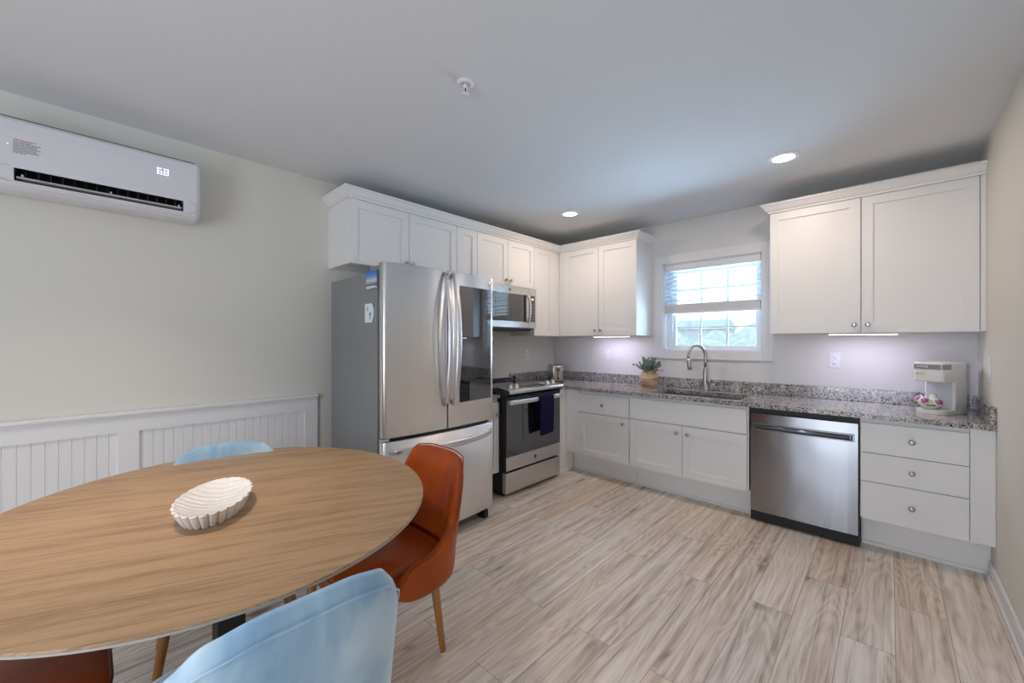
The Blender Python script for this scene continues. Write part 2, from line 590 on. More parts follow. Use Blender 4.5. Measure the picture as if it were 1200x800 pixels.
# ------------------------------------------------------------------ mesh helpers
class MB:
    """collects shapes into one mesh"""

    def __init__(self):
        self.bm = bmesh.new()

    def face(self, vs, smooth=False):
        try:
            f = self.bm.faces.new(vs)
            f.smooth = smooth
            return f
        except ValueError:
            return None

    def box(self, x0, x1, y0, y1, z0, z1, bev=0.0, seg=2):
        if x0 > x1: x0, x1 = x1, x0
        if y0 > y1: y0, y1 = y1, y0
        if z0 > z1: z0, z1 = z1, z0
        mat = Matrix.Translation(((x0 + x1) / 2, (y0 + y1) / 2, (z0 + z1) / 2)) @ Matrix.Diagonal((x1 - x0, y1 - y0, z1 - z0, 1))
        r = bmesh.ops.create_cube(self.bm, size=1, matrix=mat)
        if bev:
            es = list({e for v in r['verts'] for e in v.link_edges})
            bmesh.ops.bevel(self.bm, geom=es, offset=bev, segments=seg, profile=0.5, affect='EDGES')
        return self

    def prism(self, pts, axis, a, b, bev=0.0):
        """extrude a 2-D outline along axis from a to b. axis 'x': pts are (y,z); 'y': (x,z); 'z': (x,y)"""
        def mk(p, q):
            return {'x': (q, p[0], p[1]), 'y': (p[0], q, p[1]), 'z': (p[0], p[1], q)}[axis]
        v0 = [self.bm.verts.new(mk(p, a)) for p in pts]
        v1 = [self.bm.verts.new(mk(p, b)) for p in pts]
        n = len(pts)
        fs = [self.face(v0), self.face(list(reversed(v1)))]
        for i in range(n):
            fs.append(self.face((v0[i], v1[i], v1[(i + 1) % n], v0[(i + 1) % n])))
        fs = [f for f in fs if f]
        bmesh.ops.recalc_face_normals(self.bm, faces=fs)
        if bev:
            es = list({e for f in fs for e in f.edges})
            bmesh.ops.bevel(self.bm, geom=es, offset=bev, segments=2, profile=0.5, affect='EDGES')
        return self

    def loft(self, rings, closed=True, cap0=True, cap1=True, smooth=True):
        vs = [[self.bm.verts.new(p) for p in r] for r in rings]
        fs = []
        for a, b in zip(vs, vs[1:]):
            n = len(a)
            for i in range(n if closed else n - 1):
                f = self.face((a[i], a[(i + 1) % n], b[(i + 1) % n], b[i]), smooth)
                if f: fs.append(f)
        if cap0:
            f = self.face(list(reversed(vs[0])))
            if f: fs.append(f)
        if cap1:
            f = self.face(vs[-1])
            if f: fs.append(f)
        bmesh.ops.recalc_face_normals(self.bm, faces=fs)
        return self

    def tube(self, path, r, n=12, smooth=True):
        """round tube along a path; r is one radius or one per point"""
        path = [Vector(p) for p in path]
        rr = r if isinstance(r, (list, tuple)) else [r] * len(path)
        rings = []
        up = None
        for i, p in enumerate(path):
            d = (path[min(i + 1, len(path) - 1)] - path[max(i - 1, 0)]).normalized()
            if up is None:
                up = Vector((0, 0, 1)) if abs(d.z) < 0.9 else Vector((0, 1, 0))
            s = d.cross(up).normalized()
            up = s.cross(d).normalized()
            rings.append([p + (s * math.cos(2 * PI * k / n) + up * math.sin(2 * PI * k / n)) * rr[i] for k in range(n)])
        return self.loft(rings, smooth=smooth)

    def bar(self, path, hw, hh, side):
        """rectangular bar along path. side = direction of width"""
        path = [Vector(p) for p in path]
        side = Vector(side).normalized()
        rings = []
        for i, p in enumerate(path):
            d = (path[min(i + 1, len(path) - 1)] - path[max(i - 1, 0)]).normalized()
            nn = d.cross(side).normalized()
            w = hw[i] if isinstance(hw, (list, tuple)) else hw
            h = hh[i] if isinstance(hh, (list, tuple)) else hh
            ring = []
            for k in range(12):
                a = 2 * PI * (k + 0.5) / 12
                c, s = math.cos(a), math.sin(a)
                e = 0.45
                ring.append(p + side * (w * math.copysign(abs(c) ** e, c)) + nn * (h * math.copysign(abs(s) ** e, s)))
            rings.append(ring)
        return self.loft(rings)

    def lathe(self, prof, n=24, at=(0, 0, 0), axis='z', cap=True, smooth=True):
        """prof: (radius, height) pairs"""
        at = Vector(at)
        rings = []
        for r, h in prof:
            r = max(r, 1e-5)
            ring = []
            for k in range(n):
                a = 2 * PI * k / n
                x, y = r * math.cos(a), r * math.sin(a)
                v = {'z': (x, y, h), '-z': (x, -y, -h), 'y': (x, h, -y), '-y': (x, -h, y), 'x': (h, x, y), '-x': (-h, x, -y)}[axis]
                ring.append(at + Vector(v))
            rings.append(ring)
        return self.loft(rings, cap0=cap, cap1=cap, smooth=smooth)

    def sphere(self, c, r, sx=1, sy=1, sz=1, n=16):
        m = Matrix.Translation(c) @ Matrix.Diagonal((sx, sy, sz, 1))
        r_ = bmesh.ops.create_uvsphere(self.bm, u_segments=n, v_segments=max(6, n // 2), radius=r, matrix=m)
        for v in r_['verts']:
            for f in v.link_faces: f.smooth = True
        return self

    def build(self, name, mat, parent=None, sub=0, bevel=0.0, smooth_angle=None):
        me = bpy.data.meshes.new(name)
        self.bm.normal_update()
        self.bm.to_mesh(me)
        self.bm.free()
        me.materials.append(mat)
        o = bpy.data.objects.new(name, me)
        COL.objects.link(o)
        if parent is not None: o.parent = parent
        if bevel:
            md = o.modifiers.new('edge', 'BEVEL')
            md.width = bevel; md.segments = 2; md.limit_method = 'ANGLE'; md.angle_limit = math.radians(40)
        if sub:
            md = o.modifiers.new('smooth', 'SUBSURF')
            md.levels = sub; md.render_levels = sub
        return o


def thing(name, label, cat, loc=(0, 0, 0), rz=0.0, group=None):
    o = bpy.data.objects.new(name, None)
    o.empty_display_size = 0.1
    COL.objects.link(o)
    o.location = loc
    o.rotation_euler = (0, 0, rz)
    o['label'] = label
    o['category'] = cat
    if group: o['group'] = group
    return o


def tag(o, label, cat, group=None, kind=None):
    o['label'] = label
    o['category'] = cat
    if group: o['group'] = group
    if kind: o['kind'] = kind
    return o


def struct(o, label, cat):
    o['kind'] = 'structure'
    o['label'] = label
    o['category'] = cat
    return o


def B(x0, x1, y0, y1, z0, z1, bev=0.0):
    return MB().box(x0, x1, y0, y1, z0, z1, bev)


# ------------------------------------------------------------------ room
RW = 3.458        # right wall
CEIL = 2.491
YR = -6.3         # rear wall
FD = 0.345        # wall cabinet door face distance
UB, UT = 1.372, 2.304
CT = 0.864        # counter height

struct(B(-0.12, RW + 0.12, YR - 0.12, 0.14, -0.08, 0.0).build('floor', M_FLOOR), 'grey brown wood plank floor', 'floor')
struct(B(-0.12, RW + 0.12, YR - 0.12, 0.14, CEIL, CEIL + 0.1).build('ceiling', M_CEIL), 'pale grey ceiling', 'ceiling')
struct(B(-0.12, 0, YR, 0.0, 0, CEIL).build('wall_left', M_WALL), 'warm white wall carrying the air conditioner', 'wall')
struct(B(RW, RW + 0.12, YR, 0.0, 0, CEIL).build('wall_right', M_WALL), 'warm white wall at the right edge', 'wall')
WX0, WX1, WZ0, WZ1 = 1.381, 2.244, 1.229, 2.081
wb = MB()
wb.box(-0.12, WX0, 0, 0.14, 0, CEIL).box(WX1, RW + 0.12, 0, 0.14, 0, CEIL)
wb.box(WX0, WX1, 0, 0.14, 0, WZ0).box(WX0, WX1, 0, 0.14, WZ1, CEIL)
struct(wb.build('wall_back', M_WALLK), 'kitchen wall with the window', 'wall')
wr = MB()
wr.box(-0.12, 1.42, YR - 0.12, YR, 0, CEIL).box(1.53, 1.9, YR - 0.12, YR, 0, CEIL).box(3.3, RW + 0.12, YR - 0.12, YR, 0, CEIL)
wr.box(1.9, 3.3, YR - 0.12, YR, 2.08, CEIL).box(1.42, 1.53, YR - 0.12, YR, 2.08, CEIL)  # narrow slot beside the door opening added for a bright streak on the dishwasher
struct(wr.build('wall_rear', simple('dark_reflection_wall', (0.20, 0.15, 0.13), 0.85, var=0.02)), 'wall behind the viewer with a glass door opening', 'wall')  # unseen wall, coloured dark taupe to darken the dishwasher's reflection
struct(MB().box(RW - 0.014, RW, YR, -0.52, 0, 0.085, 0.003).box(RW - 0.026, RW - 0.014, YR, -0.52, 0, 0.02, 0.003).build('baseboard_right', M_TRIM), 'white baseboard along the right wall', 'baseboard')
struct(B(0, 0.014, -2.829, -0.802, 0, 0.09, 0.003).build('baseboard_left', M_TRIM), 'white baseboard behind the fridge', 'baseboard')

# ---- wainscot on the left wall
ws = thing('trim_1', 'white beadboard wainscot with chair rail along the left wall', 'wainscot')
ws['kind'] = 'structure'
WE = -2.83
MB().box(0, 0.046, YR, WE, 0.916, 0.935, 0.004).box(0, 0.030, YR, WE, 0.902, 0.916, 0.003).build('chair_rail', M_TRIM, ws)
B(0, 0.020, YR, WE, 0.82, 0.902).build('top_rail', M_TRIM, ws)
MB().box(0, 0.020, YR, WE, 0.0, 0.14).build('bottom_rail', M_TRIM, ws)
yy = WE
while yy > YR:
    B(0, 0.020, yy - 0.085, yy, 0.14, 0.82).build('stile', M_TRIM, ws)
    yy -= 0.95
out = [(YR, 0.0), (YR, 0.008)]
y = YR + 0.044
while y < WE:
    out += [(y - 0.0035, 0.008), (y - 0.001, 0.0035), (y + 0.001, 0.0035), (y + 0.0035, 0.008)]
    y += 0.0445
out += [(WE, 0.008), (WE, 0.0)]
MB().prism([(p[1], p[0]) for p in out], 'z', 0.14, 0.82).build('beadboard', M_TRIM, ws)

# ---- kitchen window
win = thing('window_1', 'white double hung window over the sink with divided panes', 'window', (0, 0, 0))
win['kind'] = 'structure'
T = 0.083
cs = MB()
cs.box(WX0 - T, WX0, -0.018, 0, WZ0 - T, WZ1 + T, 0.002).box(WX1, WX1 + T, -0.018, 0, WZ0 - T, WZ1 + T, 0.002)
cs.box(WX0, WX1, -0.018, 0, WZ1, WZ1 + T).box(WX0, WX1, -0.018, 0, WZ0 - T, WZ0)
cs.build('casing', M_TRIM, win)
jb = MB()
jb.box(WX0, WX0 + 0.012, 0, 0.135, WZ0, WZ1).box(WX1 - 0.012, WX1, 0, 0.135, WZ0, WZ1)
jb.box(WX0, WX1, 0, 0.135, WZ0, WZ0 + 0.012).box(WX0, WX1, 0, 0.135, WZ1 - 0.012, WZ1)
jb.build('jamb', M_VINYL, win)


def sash(z0, z1, y0, name):
    x0, x1 = WX0 + 0.012, WX1 - 0.012
    m = MB()
    sw, rb = 0.055, 0.035
    m.box(x0, x0 + 0.085 if name == 'x' else x0 + sw + 0.03, y0, y0 + 0.035, z0, z1)
    m.box(x1 - sw, x1, y0, y0 + 0.035, z0, z1)
    m.box(x0, x1, y0 + 0.001, y0 + 0.034, z0, z0 + rb)
    m.box(x0, x1, y0 + 0.001, y0 + 0.034, z1 - rb, z1)
    f = m.build(name, M_VINYL, win, bevel=0.003)
    g0, g1 = x0 + sw + 0.03, x1 - sw
    B(g0, g1, y0 + 0.014, y0 + 0.018, z0 + rb, z1 - rb).build('glass', M_GLASS, f)
    mm = MB()
    for k in (1, 2):
        xx = g0 + (g1 - g0) * k / 3
        mm.box(xx - 0.0085, xx + 0.0085, y0 + 0.006, y0 + 0.013, z0 + rb, z1 - rb)
    zz = (z0 + z1) / 2
    mm.box(g0, g1, y0 + 0.0065, y0 + 0.0125, zz - 0.0085, zz + 0.0085)
    mm.build('muntins', M_VINYL, f)


sash(WZ0 + 0.012, 1.655, 0.075, 'lower_sash')
sash(1.625, WZ1 - 0.06, 0.098, 'upper_sash')
B(WX0 + 0.012, WX1 - 0.012, 0.098, 0.132, WZ1 - 0.06, WZ1 - 0.012).build('head_frame', M_VINYL, win)

# ---- blind
bl = thing('window_blind', 'white slatted blind raised half way in the kitchen window', 'blind', (0, 0, 0))
BX0, BX1 = WX0 + 0.016, WX1 - 0.016
MB().box(BX0, BX1, 0.004, 0.056, 2.008, WZ1 - 0.013, 0.004).build('headrail', M_BLIND, bl)
sl = MB()
z = 1.975
while z > 1.70:
    sl.prism([(0.008, z), (0.008, z + 0.003), (0.056, z - 0.001), (0.056, z - 0.004)], 'x', BX0 + 0.004, BX1 - 0.004)
    z -= 0.0435
sl.build('slats', simple('shaded_slat', (0.46, 0.52, 0.58), 0.5, var=0.01), bl)  # blue-grey colour stands in for shade on the white slats
stk = MB()
for k in range(9):
    zz = 1.606 + k * 0.0082
    stk.box(BX0 + 0.004, BX1 - 0.004, 0.007 + (k % 2) * 0.001, 0.056, zz, zz + 0.0066, 0.001)
stk.build('stacked_slats', M_BLIND, bl)
B(BX0 + 0.002, BX1 - 0.002, 0.006, 0.056, 1.583, 1.605, 0.004).build('bottom_rail', M_BLIND, bl)
for xx in (BX0 + 0.12, (BX0 + BX1) / 2, BX1 - 0.12):
    B(xx - 0.0016, xx + 0.0016, 0.0035, 0.0055, 1.585, 2.008).build('ladder_cord', M_BLIND, bl)
MB().tube([(BX0 + 0.075, -0.002, 2.0), (BX0 + 0.075, -0.004, 1.35)], 0.0035, 8).build('tilt_wand', M_BLIND, bl)

# ---- outside
struct(B(-60, 60, 0.6, 120, -0.55, -0.5).build('ground', M_GRASS), 'pale ground outside the window', 'ground')
hd = MB()
rows = []
N = 90
for j in range(9):
    row = []
    for i in range(N):
        x = -16 + 26 * i / (N - 1)
        a = PI * j / 8
        top = 1.75 + 0.25 * math.sin(i * 0.37) + 0.18 * math.sin(i * 1.3 + 1) + random.uniform(-0.12, 0.12)
        row.append((x + random.uniform(-.1, .1), 12.5 - 1.3 * math.cos(a) + random.uniform(-.12, .12), -0.52 + (top + 0.5) * math.sin(a) ** 0.7))
    rows.append(row)
hd.loft(rows, closed=False, cap0=False, cap1=False)
hedge = hd.build('hedge', M_HEDGE)
tag(hedge, 'pale shrubs seen through the lower window panes', 'hedge', kind='stuff')
hs = thing('house', 'distant house with blue grey roof seen through the window', 'house', (-15.2, 50, -0.5))
B(-3.4, 3.0, 0, 6, 0, 3.5).build('wall', M_HOUSEW, hs)
MB().prism([(-0.4, 3.4), (6.4, 3.4), (3.0, 4.7)], 'x', -3.7, 3.3).build('roof', M_HOUSER, hs)
MB().prism([(-1.55, 3.5), (-0.05, 3.5), (-0.8, 4.6)], 'y', -0.35, 2.6).build('dormer', M_HOUSEW, hs)


# ------------------------------------------------------------------ cabinet pieces (local frame: back on the wall at y = 0, front towards -y)
def shaker(x0, x1, z0, z1, yb, t=0.02, fr=0.057):
    m = MB()
    m.box(x0, x0 + fr, yb - t, yb, z0, z1).box(x1 - fr, x1, yb - t, yb, z0, z1)
    m.box(x0 + fr, x1 - fr, yb - t, yb, z0, z0 + fr).box(x0 + fr, x1 - fr, yb - t, yb, z1 - fr, z1)
    m.box(x0 + fr, x1 - fr, yb - t + 0.010, yb - 0.002, z0 + fr, z1 - fr)
    return m


def knob(parent, x, z, y, mat=None):
    m = MB()
    m.lathe([(0.008, 0), (0.008, 0.002), (0.005, 0.004), (0.005, 0.012), (0.0095, 0.015), (0.0145, 0.019), (0.0150, 0.023), (0.012, 0.0265), (0.006, 0.028)], 20, (x, y, z), '-y')
    return m.build('knob', mat or M_NICKEL, parent)


def upper(label, loc, rz, W, zb, doors, fillers=(), x0b=0.0):
    r = thing('wall_cabinet', label, 'cabinet', loc, rz)
    B(x0b + 0.001, W - 0.001, -0.323, 0, zb, UT).build('cabinet_box', M_CAB, r)
    for a, b in fillers:
        B(a, b, -0.341, -0.323, zb + 0.001, UT - 0.001).build('filler_strip', M_CAB, r)
    for a, b, kx in doors:
        d = shaker(a + 0.0025, b - 0.0025, zb + 0.002, UT - 0.0065, -0.325).build('door', M_CAB, r)
        if kx is not None:
            knob(d, kx, zb + 0.055, -0.345)
    return r


R90 = PI / 2
upper('long white two door wall cabinet over the fridge', (0, -2.744, 0), R90, 0.937, 1.852,
      [(0.0, 0.4685, 0.4685 - 0.032), (0.4685, 0.937, 0.4685 + 0.032)])
upper('narrow single door white wall cabinet between fridge and microwave cabinets', (0, -1.807, 0), R90, 0.235, UB, [(0, 0.235, None)])
upper('short white two door wall cabinet directly above the microwave', (0, -1.572, 0), R90, 0.789, 1.852,
      [(0.0, 0.3935, 0.3935 - 0.032), (0.3935, 0.787, 0.3935 + 0.032)])
upper('tall white corner wall cabinet just right of the microwave', (0, -0.783, 0), R90, 0.781, UB,
      [(0.0, 0.313, None)], [(0.314, 0.440)])
upper('white two door wall cabinet left of the window', (0.326, 0, 0), 0, 0.937, UB,
      [(0.092, 0.515, 0.515 - 0.034), (0.515, 0.937, 0.515 + 0.034)], [(0.017, 0.091)])
upper('large white two door wall cabinet right of the window', (2.361, 0, 0), 0, RW - 2.361, UB,
      [(0.0, 0.535, 0.535 - 0.034), (0.538, 1.072, 0.538 + 0.034)], [(1.074, RW - 2.361 - 0.001)])

PROF = [(0.0, UT - 0.004), (0.010, UT - 0.004), (0.012, UT + 0.008), (0.022, UT + 0.014), (0.046, UT + 0.048), (0.054, UT + 0.052), (0.054, UT + 0.063), (-0.02, UT + 0.063)]


def crown(name, label, base):
    """base(o) -> plan outline offset outwards by o"""
    m = MB()
    rings = [[(x, y, z) for (x, y) in base(o)] for o, z in PROF]
    k = len(rings[0])
    vs = [[m.bm.verts.new(p) for p in r] for r in rings]
    for a, b in zip(vs, vs[1:]):
        for i in range(k - 1):
            m.face((a[i], a[i + 1], b[i + 1], b[i]))
    for end in (0, k - 1):
        m.face([r[end] for r in vs])
    top = vs[-1]
    for i in range(k - 1):
        pass
    bmesh.ops.recalc_face_normals(m.bm, faces=m.bm.faces[:])
    o = m.build(name, M_CAB)
    tag(o, label, 'moulding')
    return o


crown('crown_moulding', 'long white crown moulding wrapping the cabinets over fridge and corner',
      lambda o: [(0.002, -2.744 - o), (FD + o, -2.744 - o), (FD + o, -FD - o), (1.263 + o, -FD - o), (1.263 + o, -0.002)])
crown('crown_moulding', 'short white crown moulding on the cabinet right of the window',
      lambda o: [(2.361 - o, -0.002), (2.361 - o, -FD - o), (RW - 0.001, -FD - o)])

# ---- base cabinets
CB, CTU = 0.207, 0.832   # cabinet bottom, underside of counter


def base(label, x0, x1, group=None, hollow=False):
    r = thing('base_cabinet', label, 'cabinet', (x0, 0, 0), 0, group)
    W = x1 - x0
    if hollow:
        m = MB().box(0.0005, 0.018, -0.623, -0.002, CB, CTU).box(W - 0.018, W - 0.0005, -0.623, -0.002, CB, CTU)
        m.box(0.018, W - 0.018, -0.623, -0.002, CB, CB + 0.018).box(0.018, W - 0.018, -0.623, -0.605, CB, CTU)
        m.build('cabinet_box', M_CAB, r)
    else:
        B(0.0005, W - 0.0005, -0.623, -0.002, CB, CTU).build('cabinet_box', M_CAB, r)
    MB().box(0.0005, W - 0.0005, -0.50, -0.485, 0.0, CB - 0.001).box(0.0005, W - 0.0005, -0.516, -0.5, 0.0, 0.022, 0.004).build('toe_kick', M_CAB, r)
    return r


def slab(r, a, b, z0, z1, name, kz=None, kx=None):
    d = MB().box(a + 0.0015, b - 0.0015, -0.645, -0.625, z0, z1, 0.0015).build(name, M_CAB, r)
    if kz is not None:
        knob(d, kx if kx is not None else (a + b) / 2, kz, -0.645)
    return d


bc = base('white base cabinet with one drawer over one door by the range', 0.647, 1.340)
B(0.002, 0.152, -0.641, -0.623, CB, CTU - 0.002).build('filler_strip', M_CAB, bc)
slab(bc, 0.153, 0.687, 0.624, 0.800, 'drawer', 0.712)
d = shaker(0.1545, 0.6855, CB, 0.617, -0.625).build('door', M_CAB, bc)
knob(d, 0.687 - 0.05, 0.565, -0.645)

bs = base('white two door sink base cabinet under the window', 1.341, 2.282, hollow=True)
slab(bs, 0.004, 0.931, 0.629, 0.808, 'false_front')
d = shaker(0.0055, 0.462, CB, 0.622, -0.625).build('door', M_CAB, bs)
knob(d, 0.462 - 0.042, 0.56, -0.645)
d = shaker(0.466, 0.9295, CB, 0.622, -0.625).build('door', M_CAB, bs)
knob(d, 0.466 + 0.042, 0.56, -0.645)

bd = base('white three drawer base cabinet beside the right wall', 2.904, RW - 0.001)
B(0.4605, 0.5525, -0.641, -0.623, CB, CTU - 0.002).build('filler_strip', M_CAB, bd)
for z0, z1 in ((0.623, 0.806), (0.444, 0.619), (CB, 0.440)):
    slab(bd, 0.004, 0.459, z0, z1, 'drawer', (z0 + z1) / 2 + 0.004)

cp = thing('corner_cabinet', 'white blind corner base panel between range and drawer cabinet', 'cabinet')
B(0.02, 0.644, -0.800, -0.50, 0.0, CTU).build('panel', M_CAB, cp)
MB().box(0.644, 0.656, -0.800, -0.52, 0.0, 0.022, 0.004).build('shoe_moulding', M_CAB, cp)

fc = thing('base_cabinet', 'narrow white base cabinet squeezed between fridge and range', 'cabinet', (0, -1.882, 0), R90)
B(0.0, 0.303, -0.605, -0.002, CB, CTU).build('cabinet_box', M_CAB, fc)
B(0.0, 0.303, -0.50, -0.485, 0, CB - 0.001).build('toe_kick', M_CAB, fc)
d = shaker(0.003, 0.300, CB, 0.80, -0.607).build('door', M_CAB, fc)
knob(d, 0.27, 0.70, -0.627)

# ---- counters
SX0, SX1, SY0, SY1 = 1.50, 2.20, -0.555, -0.205
ct = thing('countertop', 'speckled grey granite counter running under the window to the corner', 'countertop')
m = MB()
m.box(0.002, SX0, -0.660, -0.002, CTU + 0.001, CT).box(SX1, RW - 0.002, -0.660, -0.002, CTU + 0.001, CT)
m.box(SX0, SX1, -0.660, SY0, CTU + 0.001, CT).box(SX0, SX1, SY1, -0.002, CTU + 0.001, CT)
m.box(0.002, 0.660, -0.800, -0.660, CTU + 0.001, CT)
m.build('slab', M_GRANITE, ct)
tag(B(0.022, RW - 0.022, -0.022, -0.002, CT + 0.0005, 0.960, 0.002).build('backsplash', M_GRANITE), 'long low granite backsplash under the window', 'backsplash')
tag(B(0.002, 0.022, -0.800, -0.002, CT + 0.0005, 0.960, 0.002).build('backsplash', M_GRANITE), 'short granite backsplash in the corner behind the toaster', 'backsplash')
tag(B(RW - 0.022, RW - 0.002, -0.660, -0.002, CT + 0.0005, 0.960, 0.002).build('backsplash', M_GRANITE), 'short granite backsplash on the right wall beside the coffee maker', 'backsplash')
c2 = thing('countertop', 'small granite counter piece between fridge and range', 'countertop')
B(0.002, 0.640, -1.881, -1.579, CTU + 0.001, CT, 0.002).build('slab', M_GRANITE, c2)
B(0.002, 0.022, -1.881, -1.579, CT, 0.960, 0.002).build('backsplash', M_GRANITE, c2)

# ---- sink and faucet
sk = thing('sink', 'undermount stainless sink set in the granite under the window', 'sink', ((SX0 + SX1) / 2, (SY0 + SY1) / 2, CTU))
w2, d2 = (SX1 - SX0) / 2 + 0.004, (SY1 - SY0) / 2 + 0.004
m = MB()
rings = []
for s, z in ((1.0, 0.0), (0.985, -0.15), (0.93, -0.19)):
    rings.append([(sx * w2 * s, sy * d2 * s, z) for sx, sy in ((-1, -1), (1, -1), (1, 1), (-1, 1))])
m.loft(rings, cap0=False, cap1=True, smooth=False)
bmesh.ops.reverse_faces(m.bm, faces=m.bm.faces[:])
m.build('basin', M_SINK, sk)
MB().lathe([(0.042, -0.188), (0.04, -0.184), (0.02, -0.186), (0.0, -0.186)], 20).build('drain', M_CHROME, sk)

fa = thing('faucet', 'brushed nickel gooseneck pull down faucet behind the sink', 'faucet', (1.81, -0.10, CT))
MB().lathe([(0.027, 0), (0.027, 0.008), (0.022, 0.014), (0.019, 0.10), (0.019, 0.19), (0.015, 0.205), (0.0125, 0.215)], 24).build('body', M_NICKEL, fa)
pts = [(0, 0, 0.20), (0, 0, 0.27)]
RR = 0.098
for k in range(0, 15):
    a = PI * k / 14 * 1.06
    pts.append((-0.45 * (RR - RR * math.cos(a)), -0.9 * (RR - RR * math.cos(a)), 0.315 + RR * math.sin(a)))
MB().tube(pts, 0.0125, 14).build('neck', M_NICKEL, fa)
e = Vector(pts[-1])
MB().tube([e, e + Vector((0.003, 0.004, -0.03)), e + Vector((0.006, 0.010, -0.075)), e + Vector((0.007, 0.012, -0.10))], [0.0135, 0.0165, 0.019, 0.017], 16).build('spray_head', M_NICKEL, fa)
MB().tube([(0.015, 0, 0.085), (0.045, 0, 0.088)], [0.016, 0.014], 14).tube([(0.04, 0, 0.088), (0.125, -0.012, 0.094)], [0.0085, 0.0065], 12).build('lever', M_NICKEL, fa)

# ---- dishwasher
dw = thing('dishwasher', 'stainless steel dishwasher with bar handle under the counter', 'dishwasher', (2.2885, 0, 0))
B(0.0, 0.613, -0.605, -0.03, 0.005, 0.826).build('body', M_BLACK, dw)
m = MB()
rings = []
for z in (0.080, 0.083, 0.79, 0.793):
    ins = 0.003 if z in (0.080, 0.793) else 0.0
    ring = [(0.007 + ins, -0.607, z)]
    for k in range(13):
        s = k / 12
        x = 0.007 + ins + (0.599 - 2 * ins) * s
        ring.append((x, -0.636 + ins - 0.005 * (1 - (2 * s - 1) ** 4), z))
    ring.append((0.606 - ins, -0.607, z))
    rings.append(ring)
m.loft(rings, smooth=False)
dd = m.build('door', M_STEELDW, dw)
m = MB()
m.box(0.022, 0.590, -0.652, -0.640, 0.674, 0.722, 0.004)
hh = m.build('handle', M_STEELDW, dd)
B(0.030, 0.582, -0.6535, -0.650, 0.680, 0.716, 0.001).build('handle_pocket', M_BLACK, dd)
MB().tube([(0.045, -0.662, 0.701), (0.568, -0.662, 0.701)], 0.011, 14).box(0.04, 0.055, -0.66, -0.65, 0.69, 0.712).box(0.558, 0.573, -0.66, -0.65, 0.69, 0.712).build('handle_bar', simple('dark_steel_bar', (0.22, 0.25, 0.29), 0.25, 0.9), dd)
B(0.025, 0.588, -0.598, -0.57, 0.003, 0.078).build('kick_plate', M_BLACK, dw)

# ---- fridge
fr = thing('fridge', 'tall stainless french door fridge with dark glass panel', 'fridge', (0, -2.79, 0), R90)
FW = 0.905
B(0.004, FW - 0.004, -0.80, -0.15, 0.03, 1.735, 0.004).build('case', M_FCASE, fr)
B(0.012, FW - 0.012, -0.822, -0.80, 0.08, 1.74).build('gasket', M_BLACK, fr)


def yfront(x):
    s = (x - FW / 2) / (FW / 2)
    return -0.870 - 0.033 * (1 - s * s)


def fdoor(x0, x1, z0, z1, name):
    def ring(z, ins):
        rl = 0.028 if x0 < 0.1 else 0.006
        rr_ = 0.012 if x1 > 0.8 else 0.006
        p = [(x0 + ins, -0.820, z)]
        for k in range(7):
            t = PI / 2 * k / 6
            x = x0 + rl - rl * math.cos(t)
            p.append((x + ins * (1 - k / 6), yfront(x) + rl - rl * math.sin(t) + ins, z))
        n = 16
        for k in range(1, n):
            x = x0 + rl + (x1 - x0 - rl - rr_) * k / n
            p.append((x, yfront(x) + ins, z))
        for k in range(6, -1, -1):
            t = PI / 2 * k / 6
            x = x1 - rr_ + rr_ * math.cos(t)
            p.append((x - ins * (1 - k / 6), yfront(x) + rr_ - rr_ * math.sin(t) + ins, z))
        p.append((x1 - ins, -0.820, z))
        return p
    m = MB()
    m.loft([ring(z0, 0.004), ring(z0 + 0.004, 0), ring(z1 - 0.004, 0), ring(z1, 0.004)], smooth=True)
    for f in m.bm.faces:
        if abs(f.normal.z) > 0.5: f.smooth = False
    return m.build(name, M_STEEL, fr)


dl = fdoor(0.002, 0.4505, 0.735, 1.785, 'door')
dr = fdoor(0.4575, 0.903, 0.735, 1.785, 'door')
dz = fdoor(0.002, 0.903, 0.085, 0.713, 'freezer_drawer')
# dark glass panel let into the right door
gx0, gx1, gz0, gz1 = 0.556, 0.874, 0.897, 1.694
m = MB()
rings = []
for z in (gz0, gz1):
    ring = []
    for k in range(11):
        x = gx0 + (gx1 - gx0) * k / 10
        ring.append((x, yfront(x) - 0.0015, z))
    for k in range(10, -1, -1):
        x = gx0 + (gx1 - gx0) * k / 10
        ring.append((x, yfront(x) + 0.004, z))
    rings.append(ring)
m.loft(rings, smooth=False)
m.build('glass_panel', M_GLASSBLK, dr)
MB().lathe([(0.0175, 0), (0.0175, 0.002), (0.014, 0.003), (0.0135, 0.002), (0.004, 0.0022), (0.0, 0.0025)], 24, (0.868, yfront(0.868) - 0.0005, 1.742), '-y').build('emblem', M_CHROME, dr)
for dx, par in ((0.424, dl), (0.491, dr)):
    path, hw, ht = [], [], []
    for k in range(25):
        s = k / 24
        z = 1.765 - 0.875 * s
        bow = math.sin(PI * s) ** 0.55
        path.append((dx, yfront(dx) - 0.004 - 0.070 * bow, z))
        hw.append(0.010 + 0.008 * min(1, 6 * min(s, 1 - s)))
        ht.append(0.007 + 0.004 * min(1, 6 * min(s, 1 - s)))
    MB().bar(path, hw, ht, (1, 0, 0)).build('handle', M_CHROME, par)
path, hw = [], []
for k in range(29):
    s = k / 28
    x = 0.045 + 0.825 * s
    path.append((x, yfront(x) - 0.004 - 0.066 * math.sin(PI * s) ** 0.5, 0.655 - 0.01 * math.sin(PI * s)))
    hw.append(0.014 + 0.007 * min(1, 8 * min(s, 1 - s)))
MB().bar(path, hw, 0.010, (0, 0, 1)).build('handle', M_CHROME, dz)
for a, b in ((0.006, 0.11), (FW - 0.11, FW - 0.006)):
    MB().box(a, b, -0.815, -0.70, 1.736, 1.770, 0.006).build('hinge_cover', M_FCASE, fr)
